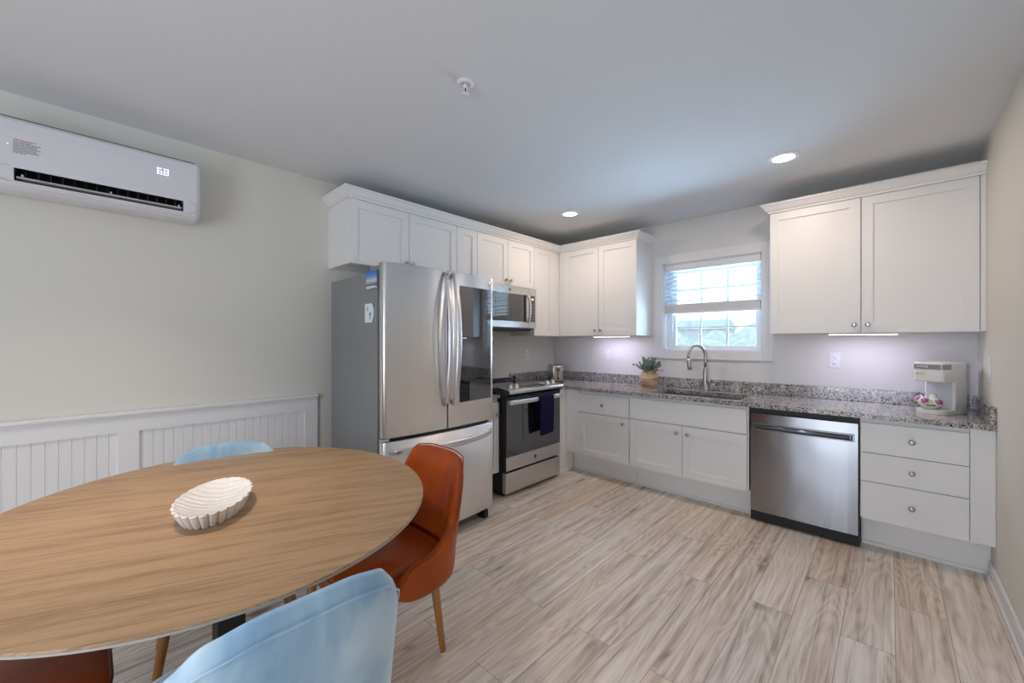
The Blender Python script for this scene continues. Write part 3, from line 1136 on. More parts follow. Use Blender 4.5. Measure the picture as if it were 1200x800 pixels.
for a in (0.03, FW - 0.075):
    MB().box(a, a + 0.045, -0.85, -0.76, 0.0, 0.06, 0.006).build('foot', M_BLACK, fr)
    MB().box(a, a + 0.045, -0.24, -0.17, 0.0, 0.035, 0.004).build('foot', M_BLACK, fr)
MB().box(0.0, 0.05, -0.862, -0.822, 0.716, 0.732, 0.003).build('hinge', M_CHROME, fr)

mg = thing('fridge_magnet', 'upper photo magnet of blue sky and beach on the fridge side', 'magnet', (0.737, -2.787, 1.687), 0, 'fridge side magnets')
B(-0.064, 0.064, -0.004, 0.0, -0.056, 0.056).build('photo', M_PHOTO, mg)
mm = MB()
for i in range(5):
    mm.box(-0.05 + i * 0.02, -0.036 + i * 0.02, -0.0046, -0.004, -0.047, -0.036)
mm.build('caption', M_PAPER, mg)
mg2 = thing('fridge_magnet', 'lower white and teal card magnet on the fridge side', 'magnet', (0.716, -2.787, 1.488), 0, 'fridge side magnets')
B(-0.062, 0.062, -0.003, 0.0, -0.058, 0.058).build('card', M_PAPER, mg2)
arc = [(0.062, -0.058), (0.062, 0.058), (0.030, 0.058)]
arc += [(0.045 - 0.022 * (abs(t / 6) ** 2) + 0.006, 0.058 - 0.116 * (t + 6) / 12) for t in range(-5, 6)]
arc += [(0.030, -0.058)]
MB().prism(arc, 'y', -0.0036, -0.003).build('teal_edge', M_TEALP, mg2)
mm = MB()
for bx in ((-0.03, -0.022, 0.012, 0.036), (-0.004, 0.014, -0.018, 0.002), (-0.002, 0.012, -0.036, -0.026)):
    B(bx[0], bx[1], -0.0036, -0.003, bx[2], bx[3]).build('printed_mark', M_TEALP, mg2)

# ---- range
rg = thing('range', 'stainless slide in range with black glass oven door', 'range', (0, -1.576, 0), R90)
RWD = 0.762
B(0.002, RWD - 0.002, -0.655, -0.03, 0.02, 0.893, 0.003).build('body', M_BLACK, rg)
B(0.0, RWD, -0.60, -0.025, 0.895, 0.911, 0.003).build('cooktop', M_COOKTOP, rg)
m = MB()
for cx, cy, r in ((0.20, -0.43, 0.10), (0.56, -0.43, 0.085), (0.20, -0.18, 0.075), (0.56, -0.18, 0.095), (0.38, -0.3, 0.06)):
    ring = []
    m.lathe([(r - 0.003, 0.9112), (r - 0.003, 0.9118), (r, 0.9118), (r, 0.9112)], 40, (cx, cy, 0), cap=False)
m.build('burner_rings', M_DKGREY, rg)
B(0.0, RWD, -0.05, -0.024, 0.911, 0.924, 0.004).build('rear_vent', M_BLACK, rg)
cpn = MB().prism([(-0.58, 0.893), (-0.58, 0.913), (-0.605, 0.919), (-0.738, 0.899), (-0.744, 0.892), (-0.742, 0.872), (-0.70, 0.866), (-0.66, 0.866)], 'x', 0.004, RWD - 0.004).build('control_panel', M_STEELR, rg)
B(0.14 + 0.10, 0.56, -0.69, -0.63, 0.9086, 0.9140).build('control_display', M_BLACK, cpn) if False else None
mm = MB().prism([(-0.62, 0.9173), (-0.62, 0.9182), (-0.70, 0.9061), (-0.70, 0.9052)], 'x', 0.26, 0.54)
mm.build('control_display', M_GLASSBLK, cpn)
for s in (0, 1):
    a, b = ((-0.001, 0.004), (RWD - 0.004, RWD + 0.001))[s]
    MB().prism([(-0.56, 0.885), (-0.56, 0.913), (-0.605, 0.9195), (-0.738, 0.8995), (-0.7445, 0.892), (-0.7425, 0.8715), (-0.68, 0.84), (-0.62, 0.84)], 'x', a, b).build('end_cap', M_DKGREY, rg)
tilt = Matrix.Rotation(math.atan2(0.02, 0.133), 4, 'X')
for kx in (0.085, 0.165, 0.600, 0.680):
    m = MB()
    m.lathe([(0.024, 0), (0.024, 0.006), (0.019, 0.010), (0.0175, 0.026), (0.0155, 0.030), (0.0, 0.031)], 20)
    m.box(-0.003, 0.003, -0.018, 0.018, 0.028, 0.034, 0.001)
    for v in m.bm.verts:
        v.co = tilt @ v.co + Vector((kx, -0.668, 0.911))
    m.build('knob', M_CHROME, rg)
m = MB().box(0.006, RWD - 0.006, -0.700, -0.658, 0.222, 0.845, 0.004)
od = m.build('oven_door', M_BLACK, rg)
B(0.006, RWD - 0.006, -0.7035, -0.699, 0.222, 0.335, 0.001).build('bottom_strip', M_STEELR, od)
B(0.008, RWD - 0.008, -0.7035, -0.699, 0.335, 0.822, 0.001).build('glass', M_GLASSBLK, od)
B(0.006, RWD - 0.006, -0.703, -0.6995, 0.822, 0.846).build('top_strip', M_BLACK, od)
path = [(0.02 + 0.722 * k / 16, -0.735 - 0.017 * math.sin(PI * k / 16) ** 0.6, 0.800) for k in range(17)]
m = MB().bar(path, 0.019, 0.010, (0, 0, 1))
m.box(0.028, 0.05, -0.735, -0.700, 0.786, 0.812, 0.003).box(RWD - 0.05, RWD - 0.028, -0.735, -0.700, 0.786, 0.812, 0.003)
m.build('handle', M_CHROME, od)
MB().lathe([(0.017, 0), (0.017, 0.0015), (0.014, 0.0025), (0.0135, 0.0015), (0.004, 0.0018), (0.0, 0.002)], 24, (0.381, -0.7035, 0.278), '-y').build('emblem', M_DKGREY, od)
MB().box(0.004, RWD - 0.004, -0.700, -0.658, 0.030, 0.202, 0.004).build('storage_drawer', M_STEELR, rg)
for a in (0.04, RWD - 0.08):
    MB().box(a, a + 0.04, -0.64, -0.60, 0.0, 0.021).build('foot', M_BLACK, rg)
    MB().box(a, a + 0.04, -0.12, -0.08, 0.0, 0.021).build('foot', M_BLACK, rg)

# towel over the oven handle
m = MB()
rows = []
prof = [(-0.719, 0.60 + 0.0), (-0.721, 0.70), (-0.722, 0.79), (-0.727, 0.822), (-0.748, 0.8275), (-0.768, 0.822), (-0.774, 0.79), (-0.773, 0.70), (-0.770, 0.60), (-0.768, 0.535), (-0.766, 0.47)]
for i in range(15):
    s = i / 14
    x = 0.365 + 0.205 * s
    row = []
    for j, (y, z) in enumerate(prof):
        amp = 0.006 * (0.2 + abs(j - 4) / 6)
        w = amp * (math.sin(s * 9.5 + 0.4) + 0.5 * math.sin(s * 19 + j * 0.3))
        xx = x + (0.012 * (0.5 - s) * abs(j - 4) / 6)
        row.append((xx, y - abs(w) if j > 4 else y, z + (0.012 * s if j == len(prof) - 1 else 0)))
    rows.append(row)
m.loft(rows, closed=False, cap0=False, cap1=False)
tw = m.build('dish_towel', M_NAVY, None, sub=1)
sd = tw.modifiers.new('cloth', 'SOLIDIFY'); sd.thickness = 0.004; sd.offset = 0
tw.location = (0, -1.576, 0); tw.rotation_euler = (0, 0, R90)
tag(tw, 'navy blue dish towel hanging over the oven door handle', 'towel')

# dark cooking tool along the back of the cooktop
ut = thing('spatula', 'dark cooking spatula lying along the back of the cooktop', 'utensil', (0.125, -0.98, 0.926), 0)
MB().tube([(0.0, -0.20, 0.0), (0.0, 0.0, 0.001), (0.01, 0.12, 0.002)], [0.011, 0.010, 0.012], 12).build('handle', simple('dark_purple_handle', (0.045, 0.04, 0.075), 0.35), ut)
MB().lathe([(0.0, -0.014), (0.014, -0.012), (0.019, 0.0), (0.014, 0.018), (0.0, 0.03)], 16, (0.012, 0.115, 0.002)).build('knob', M_BLACK, ut)

# ---- microwave
mw = thing('microwave', 'stainless over the range microwave under the short cabinet', 'microwave', (0, -1.570, 0), R90)
MWW = 0.757
B(0.001, MWW - 0.001, -0.365, -0.002, 1.432, 1.850, 0.003).build('body', M_DKGREY, mw)
md_ = MB().box(0.002, 0.640, -0.402, -0.367, 1.446, 1.848, 0.005).build('door', M_STEELR, mw)
B(0.03, 0.545, -0.4045, -0.400, 1.508, 1.772, 0.001).build('glass', M_GLASSBLK, md_)
m = MB()
m.box(0.553, 0.596, -0.4042, -0.400, 1.505, 1.774, 0.001)
m.build('handle_pocket', M_BLACK, md_)
path = [(0.618, -0.404 - 0.034 * math.sin(PI * k / 12) ** 0.5, 1.775 - 0.27 * k / 12) for k in range(13)]
MB().bar(path, 0.012, 0.007, (1, 0, 0)).build('handle', M_CHROME, md_)
pp = MB().box(0.643, MWW - 0.002, -0.402, -0.367, 1.446, 1.848, 0.005).build('control_panel', M_STEELR, mw)
B(0.660, 0.730, -0.4035, -0.401, 1.508, 1.772, 0.001).build('keypad', simple('keypad_brown_grey', (0.12, 0.095, 0.085), 0.3), pp)
B(0.676, 0.706, -0.4045, -0.4032, 1.728, 1.745).build('clock', M_DISPLAY, pp)
M_BTN = simple('button_print', (0.35, 0.32, 0.30), 0.5)
for i in range(3):
    for j in range(6):
        B(0.670 + i * 0.019, 0.682 + i * 0.019, -0.4042, -0.4034, 1.53 + j * 0.03, 1.538 + j * 0.03).build('button', M_BTN, pp)
MB().lathe([(0.012, 0), (0.012, 0.0015), (0.0, 0.002)], 20, (0.36, -0.402, 1.810), '-y').build('emblem', M_DKGREY, md_)
MB().box(0.05, MWW - 0.05, -0.36, -0.06, 1.418, 1.432).build('vent_grille', M_BLACK, mw)

# ------------------------------------------------------------------ air conditioner
AY0, AY1 = -4.315, -3.535
SLY0, SLY1 = -4.205, -3.613
ac = thing('air_conditioner', 'white wall mounted air conditioner with lit 68 display', 'air conditioner', (0, 0, 0))


def ac_ring(y, notch, s=1.0):
    n1, n2 = ((0.10, 2.026), (0.10, 2.112)) if notch else ((0.1895, 2.052), (0.1935, 2.070))
    p = [(0.001, 2.005), (0.10, 1.992), (0.150, 2.000), (0.176, 2.016), (0.187, 2.033), n1, n2, (0.197, 2.088), (0.201, 2.13), (0.2005, 2.25), (0.197, 2.296), (0.186, 2.314), (0.165, 2.320), (0.001, 2.322)]
    return [(x * s if x > 0.01 else x, y, 2.16 + (z - 2.16) * (0.4 + 0.6 * s)) for x, z in p]


m = MB()
m.loft([ac_ring(AY0, 0, 0.86), ac_ring(AY0 + 0.006, 0, 0.95), ac_ring(AY0 + 0.02, 0, 1.0), ac_ring(SLY0 - 0.0005, 0), ac_ring(SLY0, 1), ac_ring(SLY1, 1), ac_ring(SLY1 + 0.0005, 0),
        ac_ring(AY1 - 0.02, 0, 1.0), ac_ring(AY1 - 0.006, 0, 0.95), ac_ring(AY1, 0, 0.86)], smooth=False)
body = m.build('housing', M_ACW, ac)
m = MB()
m.box(0.101, 0.104, SLY0 + 0.001, SLY1 - 0.001, 2.03, 2.108)
m.prism([(0.104, 2.0275), (0.182, 2.0345), (0.182, 2.0365), (0.104, 2.031)], 'y', SLY0 + 0.001, SLY1 - 0.001)
m.prism([(0.104, 2.110), (0.188, 2.0925), (0.188, 2.0905), (0.104, 2.106)], 'y', SLY0 + 0.001, SLY1 - 0.001)
m.box(0.104, 0.180, SLY0 + 0.0008, SLY0 + 0.003, 2.04, 2.085).box(0.104, 0.180, SLY1 - 0.003, SLY1 - 0.0008, 2.04, 2.085)
m.build('air_vent', M_BLACK, ac)
for k in range(15):
    y = SLY0 + 0.03 + k * 0.038
    B(0.110, 0.150, y, y + 0.002, 2.040, 2.098).build('vane', M_DKGREY, ac)
m = MB()
m.prism([(0.150, 2.046), (0.180, 2.049), (0.186, 2.053), (0.180, 2.056), (0.150, 2.052)], 'y', SLY0 + 0.006, SLY1 - 0.006)
for y in (SLY0 + 0.02, -3.90, SLY1 - 0.02):
    m.box(0.155, 0.178, y, y + 0.006, 2.050, 2.068)
m.build('louver', M_ACW, ac)
pts = []
for k in range(13):
    a = PI / 2 + PI * k / 12
    pts.append((0.1965 + 0.004 * math.sin(a), SLY0 - 0.012 + 0.045 * math.cos(a), 2.060 + 0.036 * math.sin(a)))
MB().tube(pts, 0.0016, 6).build('vent_surround', M_ACG, ac)
pts = [(p[0], -(p[1] - SLY0) + SLY1, p[2]) for p in pts]
MB().tube(pts, 0.0016, 6).build('vent_surround', M_ACG, ac)
MB().prism([(0.1855, 2.3135), (0.1905, 2.3105), (0.1915, 2.3125), (0.1865, 2.3158)], 'y', AY0 + 0.02, AY1 - 0.03).build('panel_seam', M_DKGREY, ac)
# display digits 68
segs = {'6': 'acdefg', '8': 'abcdefg'}
m = MB()
for ch, y0 in (('6', -3.7225), ('8', -3.696)):
    w, h, t = 0.0185, 0.031, 0.0027
    zc = 2.2225
    b0, b1 = 0.2008, 0.2022
    S = {'a': (0, w, h - t, h), 'd': (0, w, 0, t), 'g': (0, w, (h - t) / 2, (h + t) / 2), 'f': (0, t, h / 2, h), 'e': (0, t, 0, h / 2), 'b': (w - t, w, h / 2, h), 'c': (w - t, w, 0, h / 2)}
    for s in segs[ch]:
        a = S[s]
        m.box(b0, b1, y0 + a[0], y0 + a[1], zc - h / 2 + a[2], zc - h / 2 + a[3])
m.build('display_digits', M_DISPLAY, ac)
lb = MB().box(0.2009, 0.2013, -4.212, -4.112, 2.137, 2.222).build('warning_label', M_ACW, ac)
m = MB()
for k in range(2):
    y = -4.206
    while y < -4.145 - 0.01 * k:
        w = random.uniform(0.004, 0.009)
        m.box(0.2014, 0.2017, y, y + w, 2.2115 - k * 0.0065, 2.2150 - k * 0.0065)
        y += w + 0.002
m.build('red_heading', M_INKR, lb)
m = MB()
for k in range(8):
    y = -4.206
    while y < (-4.128 - random.uniform(0, 0.012) if k < 7 else -4.17):
        w = random.uniform(0.003, 0.010)
        m.box(0.2014, 0.2017, y, y + w, 2.1990 - k * 0.0064, 2.2020 - k * 0.0064)
        y += w + 0.0018
m.build('printed_text', M_INK, lb)
MB().lathe([(0.0028, 0.2009), (0.0028, 0.2016), (0.0, 0.2018)], 12, (0, -4.222, 2.188), 'x').build('indicator_light', M_DISPLAY, ac)


# ------------------------------------------------------------------ wall plates
def plate(name, label, loc, rz, kind):
    r = thing(name, label, 'outlet' if kind == 'outlet' else 'switch', loc, rz)
    B(-0.036, 0.036, -0.006, -0.0005, -0.058, 0.058, 0.002).build('cover_plate', M_PLATE, r)
    if kind == 'outlet':
        for zc in (0.024, -0.024):
            m = MB().lathe([(0.0165, 0.0), (0.0165, 0.008), (0.015, 0.009), (0, 0.009)], 20, (0, 0, zc), '-y')
            rc = m.build('receptacle', M_PLATE, r)
            MB().box(-0.008, -0.0055, -0.0096, -0.0088, zc - 0.001, zc + 0.009).box(0.0055, 0.008, -0.0096, -0.0088, zc + 0.001, zc + 0.009).box(-0.002, 0.002, -0.0096, -0.0088, zc - 0.010, zc - 0.006).build('slots', M_DKGREY, rc)
    else:
        m = MB().prism([(-0.005, -0.033), (-0.0095, -0.033), (-0.0075, 0.0), (-0.0095, 0.033), (-0.005, 0.033)], 'x', -0.0165, 0.0165)
        m.build('rocker', M_PLATE, r)
        MB().box(-0.0182, 0.0182, -0.0065, -0.0058, -0.0346, 0.0346).build('rocker_gap', M_ACG, r)
    return r


plate('outlet', 'white duplex outlet on the wall right of the window', (2.730, 0, 1.167), 0, 'outlet')
plate('wall_switch', 'white rocker plate on the wall under the cabinet left of the window', (0.764, 0, 1.166), 0, 'switch')
plate('outlet', 'white outlet on the wall above the cooktop', (0, -0.509, 1.163), R90, 'outlet')
plate('wall_switch', 'white switch plate on the right wall beside the coffee maker', (RW, -0.475, 1.166), -R90, 'switch')


# ------------------------------------------------------------------ lights
def can(label, x, y, watts=6.4, spread=180):
    r = thing('ceiling_light', label, 'ceiling light', (x, y, CEIL), 0, 'recessed ceiling lights')
    MB().lathe([(0.062, -0.003), (0.064, -0.007), (0.088, -0.004), (0.092, 0.0)], 40, cap=False).build('trim_ring', M_TRIM, r)
    MB().lathe([(0.063, -0.002), (0.062, -0.004), (0.0, -0.005)], 40).build('diffuser', M_LAMP, r)
    d = bpy.data.lights.new('lamp', 'AREA')
    d.shape = 'DISK'; d.size = 0.12; d.energy = watts; d.color = (1.0, 0.79, 0.63); d.spread = math.radians(spread)
    o = bpy.data.objects.new('lamp', d)
    COL.objects.link(o)
    o.parent = r
    o.location = (0, 0, -0.012)
    return r


can('recessed ceiling light nearest the kitchen corner', 0.89, -0.92)
can('recessed ceiling light before the cabinet right of the window', 2.544, -0.922)


# same fitting over the dining table, just outside the frame
can('recessed ceiling light above the end of the dining table', 1.20, -4.02, 6.5, 100)


def ledbar(label, x0, x1, y):
    r = thing('under_cabinet_light', label, 'light', ((x0 + x1) / 2, y, UB), 0, 'under cabinet light bars')
    w = (x1 - x0) / 2
    B(-w, w, -0.016, 0.016, -0.010, -0.0005, 0.002).build('housing', M_TRIM, r)
    B(-w + 0.006, w - 0.006, -0.012, 0.012, -0.0125, -0.0098).build('diffuser', M_LED, r)
    d = bpy.data.lights.new('lamp', 'AREA')
    d.shape = 'RECTANGLE'; d.size = 2 * w - 0.02; d.size_y = 0.022; d.energy = 1.6; d.color = (0.76, 0.71, 1.0)
    o = bpy.data.objects.new('lamp', d)
    COL.objects.link(o)
    o.parent = r
    o.location = (0, 0, -0.016)


ledbar('lit light bar under the cabinet left of the window', 0.70, 1.115, -0.2)
ledbar('lit light bar under the cabinet right of the window', 2.71, 3.085, -0.25)

sp = thing('fire_sprinkler', 'white pendant fire sprinkler on the ceiling', 'sprinkler', (1.632, -2.80, CEIL))
MB().lathe([(0.0, 0.0), (0.040, 0.0), (0.041, -0.003), (0.030, -0.010), (0.022, -0.012), (0.020, -0.006), (0.0, -0.006)], 28, cap=False).build('escutcheon', M_PLATE, sp)
MB().lathe([(0.010, -0.006), (0.010, -0.022), (0.007, -0.025)], 16).build('body', M_PLATE, sp)
MB().tube([(0.008, 0, -0.02), (0.011, 0, -0.034), (0.004, 0, -0.050)], 0.0025, 8).tube([(-0.008, 0, -0.02), (-0.011, 0, -0.034), (-0.004, 0, -0.050)], 0.0025, 8).build('frame_arms', M_PLATE, sp)
MB().tube([(0, 0, -0.024), (0, 0, -0.050)], 0.003, 8).build('bulb', simple('red_bulb', (0.45, 0.02, 0.02), 0.2), sp)
m = MB()
m.lathe([(0.005, -0.050), (0.019, -0.052), (0.019, -0.0535), (0.005, -0.055)], 18)
m.build('deflector', M_PLATE, sp)

# ------------------------------------------------------------------ small things on the counter
ts = thing('toaster', 'small stainless toaster in the counter corner by the range', 'toaster', (0.285, -0.345, CT), math.radians(52))
m = MB()
rings = []
for z, s in ((0.012, 0.97), (0.02, 1.0), (0.165, 1.0), (0.180, 0.96), (0.186, 0.86)):
    ring = []
    for k in range(28):
        a = 2 * PI * k / 28
        c, q = math.cos(a), math.sin(a)
        ring.append((0.070 * s * math.copysign(abs(c) ** 0.35, c), 0.118 * (0.5 + 0.5 * s) * math.copysign(abs(q) ** 0.3, q), z))
    rings.append(ring)
m.loft(rings)
m.build('shell', M_STEELT, ts)
B(-0.068, 0.068, -0.112, 0.112, 0.0, 0.014, 0.004).build('base', M_BLACK, ts)
MB().box(-0.045, -0.015, -0.085, 0.085, 0.184, 0.1875).box(0.015, 0.045, -0.085, 0.085, 0.184, 0.1875).build('slots', M_BLACK, ts)
B(-0.030, 0.030, -0.1215, -0.114, 0.03, 0.165, 0.003).build('end_panel', simple('warm_satin_panel', (0.45, 0.37, 0.29), 0.3, 0.9), ts)
MB().box(-0.004, 0.004, -0.124, -0.119, 0.05, 0.155).box(-0.016, 0.016, -0.142, -0.122, 0.130, 0.145, 0.003).build('lever', M_BLACK, ts)
MB().lathe([(0.012, 0), (0.012, 0.01), (0, 0.011)], 16, (0, -0.1215, 0.045), '-y').build('dial', M_BLACK, ts)

pl = thing('potted_plant', 'grey green plant in a round banded wooden pot by the sink', 'plant', (1.335, -0.225, CT))
MB().lathe([(0.0, 0.0), (0.056, 0.0), (0.062, 0.006), (0.083, 0.06), (0.088, 0.095), (0.082, 0.125), (0.066, 0.150), (0.062, 0.158), (0.066, 0.166), (0.060, 0.167), (0.056, 0.155), (0.0, 0.150)], 32, cap=False).build('pot', M_POT, pl)
rnd = random.Random(3)
st = MB()
lf = MB()
for k in range(58):
    a = rnd.uniform(0, 2 * PI)
    tilt_ = rnd.uniform(0.05, 1.3)
    L = rnd.uniform(0.07, 0.150)
    base_ = Vector((0.03 * math.cos(a) * rnd.random(), 0.03 * math.sin(a) * rnd.random(), 0.148))
    d_ = Vector((math.cos(a) * math.sin(tilt_), math.sin(a) * math.sin(tilt_), math.cos(tilt_)))
    tip = base_ + d_ * L + Vector((0, 0, -0.012 * tilt_))
    mid = base_ + d_ * L * 0.5 + Vector((0, 0, 0.008))
    st.tube([base_, mid, tip], 0.0014, 5)
    for q in range(7):
        s = 0.35 + 0.65 * q / 6
        p = base_.lerp(tip, s) + Vector((0, 0, 0.006 * math.sin(PI * s)))
        ld = (d_ + Vector((rnd.uniform(-1, 1), rnd.uniform(-1, 1), rnd.uniform(-0.4, 0.8)))).normalized()
        sd_ = ld.cross(Vector((rnd.uniform(-1, 1), rnd.uniform(-1, 1), 1))).normalized()
        ln, wd = rnd.uniform(0.022, 0.036), rnd.uniform(0.009, 0.014)
        up_ = ld.cross(sd_).normalized() * 0.003
        v = [lf.bm.verts.new(x) for x in (p, p + ld * ln * 0.35 + sd_ * wd + up_, p + ld * ln * 0.8 + sd_ * wd * 0.7, p + ld * ln, p + ld * ln * 0.8 - sd_ * wd * 0.7, p + ld * ln * 0.35 - sd_ * wd + up_)]
        v2 = lf.bm.verts.new(p + ld * ln * 0.5 - up_)
        for i in range(6):
            lf.face((v[i], v[(i + 1) % 6], v2))
st.build('stems', M_STEM, pl)
lfo = lf.build('leaves', M_LEAF, pl)

cm = thing('coffee_maker', 'white single serve coffee maker with smoky water tank', 'coffee maker', (3.278, -0.272, CT), math.radians(-28))
HWD = 0.074


def rrect(x0, x1, y0, y1, r, n=6):
    p = []
    for cx, cy, a0 in ((x1 - r, y0 + r, -PI / 2), (x1 - r, y1 - r, 0), (x0 + r, y1 - r, PI / 2), (x0 + r, y0 + r, PI)):
        for k in range(n + 1):
            a = a0 + PI / 2 * k / n
            p.append((cx + r * math.cos(a), cy + r * math.sin(a)))
    return p


MB().prism(rrect(-HWD, HWD, -0.138, 0.155, 0.045), 'z', 0.0, 0.026, 0.002).build('base', M_WHITEP, cm)
MB().prism(rrect(-HWD, HWD, -0.020, 0.112, 0.012), 'z', 0.026, 0.21).build('column', M_WHITEP, cm)
m = MB()
out0 = rrect(-HWD, HWD, -0.138, 0.112, 0.018)
m.loft([[(x * s, -0.023 + (y + 0.023) * s, z) for x, y in out0] for z, s in ((0.198, 0.94), (0.202, 0.99), (0.21, 1.0), (0.308, 1.0), (0.315, 0.985), (0.318, 0.94))], smooth=False)
m.build('head', M_WHITEP, cm)
B(-0.062, 0.062, -0.0225, -0.019, 0.03, 0.196).build('brew_recess', M_ACG, cm)
m = MB().prism(rrect(-HWD - 0.001, HWD + 0.001, -0.1395, -0.045, 0.018), 'z', 0.276, 0.306)
ld_ = m.build('lid_band', simple('lid_grey', (0.36, 0.35, 0.36), 0.35, 0.4), cm)
MB().box(-0.055, 0.0, -0.1425, -0.139, 0.286, 0.298, 0.002).build('lid_handle', M_CHROME, ld_)
MB().prism(rrect(-HWD + 0.006, HWD - 0.004, 0.1125, 0.154, 0.01), 'z', 0.027, 0.308).build('water_tank', M_CLEAR, cm)
MB().tube([(0.03, 0.132, 0.03), (0.03, 0.132, 0.15), (0.04, 0.132, 0.22), (0.03, 0.132, 0.25)], 0.004, 8).box(-0.03, 0.05, 0.117, 0.148, 0.029, 0.055).build('tank_fittings', simple('violet_dark_plastic', (0.10, 0.06, 0.18), 0.3), cm)
tx = bpy.data.curves.new('brand_lettering', 'FONT')
tx.body = 'KEURIG'
tx.size = 0.0135
tx.space_character = 1.15
tx.extrude = 0.0003
to = bpy.data.objects.new('brand_lettering', tx)
COL.objects.link(to)
to.parent = cm
to.location = (-0.062, -0.1386, 0.243)
to.rotation_euler = (PI / 2, 0, 0)
bpy.context.view_layer.update()
tme = bpy.data.meshes.new_from_object(to.evaluated_get(bpy.context.evaluated_depsgraph_get()))
tme.materials.clear()
tme.materials.append(simple('letter_grey', (0.30, 0.30, 0.31), 0.5))
tl = bpy.data.objects.new('lettering', tme)
COL.objects.link(tl)
tl.parent = cm
tl.location = to.location.copy()
tl.rotation_euler = to.rotation_euler.copy()
bpy.data.objects.remove(to)


def on_cm(x, y, z):
    a = math.radians(-28)
    return (3.278 + x * math.cos(a) - y * math.sin(a), -0.272 + x * math.sin(a) + y * math.cos(a), CT + z)


bw = thing('bowl', 'small pale glass bowl of coffee pods on the coffee maker tray', 'bowl', on_cm(-0.012, -0.088, 0.0265))
MB().lathe([(0.0, 0.0), (0.030, 0.0), (0.034, 0.004), (0.052, 0.024), (0.060, 0.048), (0.057, 0.048), (0.049, 0.026), (0.031, 0.007), (0.0, 0.006)], 32, cap=False).build('basin', simple('pale_green_glass', (0.72, 0.75, 0.62), 0.12, var=0.1, scale=60), bw)
MB().box(-0.018, 0.020, -0.0565, -0.052, 0.022, 0.030).build('printed_mark', simple('dark_green_print', (0.08, 0.14, 0.08), 0.5), bw)


def pod(label, off, tilt_x, rz):
    p = thing('coffee_pod', label, 'coffee pod', (bw.location.x + off[0], bw.location.y + off[1], bw.location.z + off[2]), 0, 'coffee pods in the bowl')
    p.rotation_euler = (tilt_x, 0, rz)
    MB().lathe([(0.0, 0.0), (0.017, 0.0), (0.019, 0.003), (0.0225, 0.038), (0.0255, 0.040), (0.0255, 0.0425), (0.0, 0.0425)], 24, cap=False).build('cup', M_CREAM, p)
    MB().lathe([(0.0185, 0.0426), (0.0185, 0.0432), (0.0, 0.0434)], 24).build('lid', M_LID, p)
    return p


pod('purple lidded pod at the front right of the bowl', (0.026, -0.014, 0.030), math.radians(62), math.radians(14))
pod('purple lidded pod at the front left of the bowl', (-0.020, -0.020, 0.034), math.radians(60), math.radians(-12))
pod('pod poking out over the left rim of the bowl', (-0.024, 0.024, 0.036), math.radians(52), math.radians(-62))
pod('upturned pod on top of the heap in the bowl', (0.014, 0.018, 0.090), math.radians(172), 0)

# ------------------------------------------------------------------ dining table
TCX, TCY = 1.3235, -3.637
tb = thing('dining_table', 'large oval dining table with grey brown wood top and black pedestal', 'table', (TCX, TCY, 0))
TA = math.radians(169.35)


def ell(s, z, n=128):
    r = []
    for k in range(n):
        a = 2 * PI * k / n
        x, y = 0.7385 * s * math.cos(a), 0.6632 * s * math.sin(a)
        r.append((x * math.cos(TA) - y * math.sin(TA), x * math.sin(TA) + y * math.cos(TA), z))
    return r


MB().loft([ell(0.93, 0.722), ell(0.990, 0.7385), ell(0.9985, 0.7405), ell(1.0, 0.743), ell(1.0, 0.7475), ell(0.9975, 0.75)], smooth=False).build('tabletop', M_TABLE, tb)
MB().loft([ell(0.92, 0.720), ell(0.991, 0.7378), ell(1.0012, 0.7405), ell(1.0012, 0.7450), ell(0.9995, 0.7455)], cap0=True, cap1=True, smooth=False).build('edge_band', M_TEDGE, tb)
MB().box(-0.042, 0.042, -0.042, 0.042, 0.02, 0.70, 0.004).build('pedestal', M_BLACK, tb)
MB().lathe([(0.0, 0.0), (0.20, 0.0), (0.21, 0.006), (0.20, 0.016), (0.06, 0.024), (0.0, 0.024)], 40, cap=False).build('base_plate', M_BLACK, tb)
MB().box(-0.25, 0.25, -0.03, 0.03, 0.70, 0.7215).box(-0.03, 0.03, -0.25, 0.25, 0.70, 0.7215).build('top_bracket', M_BLACK, tb)

# ------------------------------------------------------------------ scalloped dish
DA = math.radians(156.8)
ds = thing('serving_dish', 'white ribbed oval dish on the dining table', 'dish', (1.397, -3.693, 0.750), DA)
A_, B_ = 0.190, 0.103
NP = 26
SUBP = 5
N_ = NP * SUBP
rings = []
RIB = (0.925, 0.992, 1.006, 1.010, 1.004, 0.992)
SUBP = 6
N_ = NP * SUBP
for s, z in ((0.77, 0.0), (0.80, 0.001), (0.90, 0.024), (0.975, 0.045), (1.0, 0.050), (0.94, 0.0508), (0.91, 0.040), (0.5, 0.004)):
    ring = []
    for k in range(N_):
        a = 2 * PI * k / N_
        saw = 1.0 + (RIB[k % SUBP] - 1.0) * (1.0 if z < 0.0502 and s > 0.75 else 0.3)
        ring.append((A_ * s * saw * math.cos(a), B_ * s * saw * math.sin(a), z))
    rings.append(ring)
MB().loft(rings, smooth=False).build('outer_ribs', M_DISH, ds)
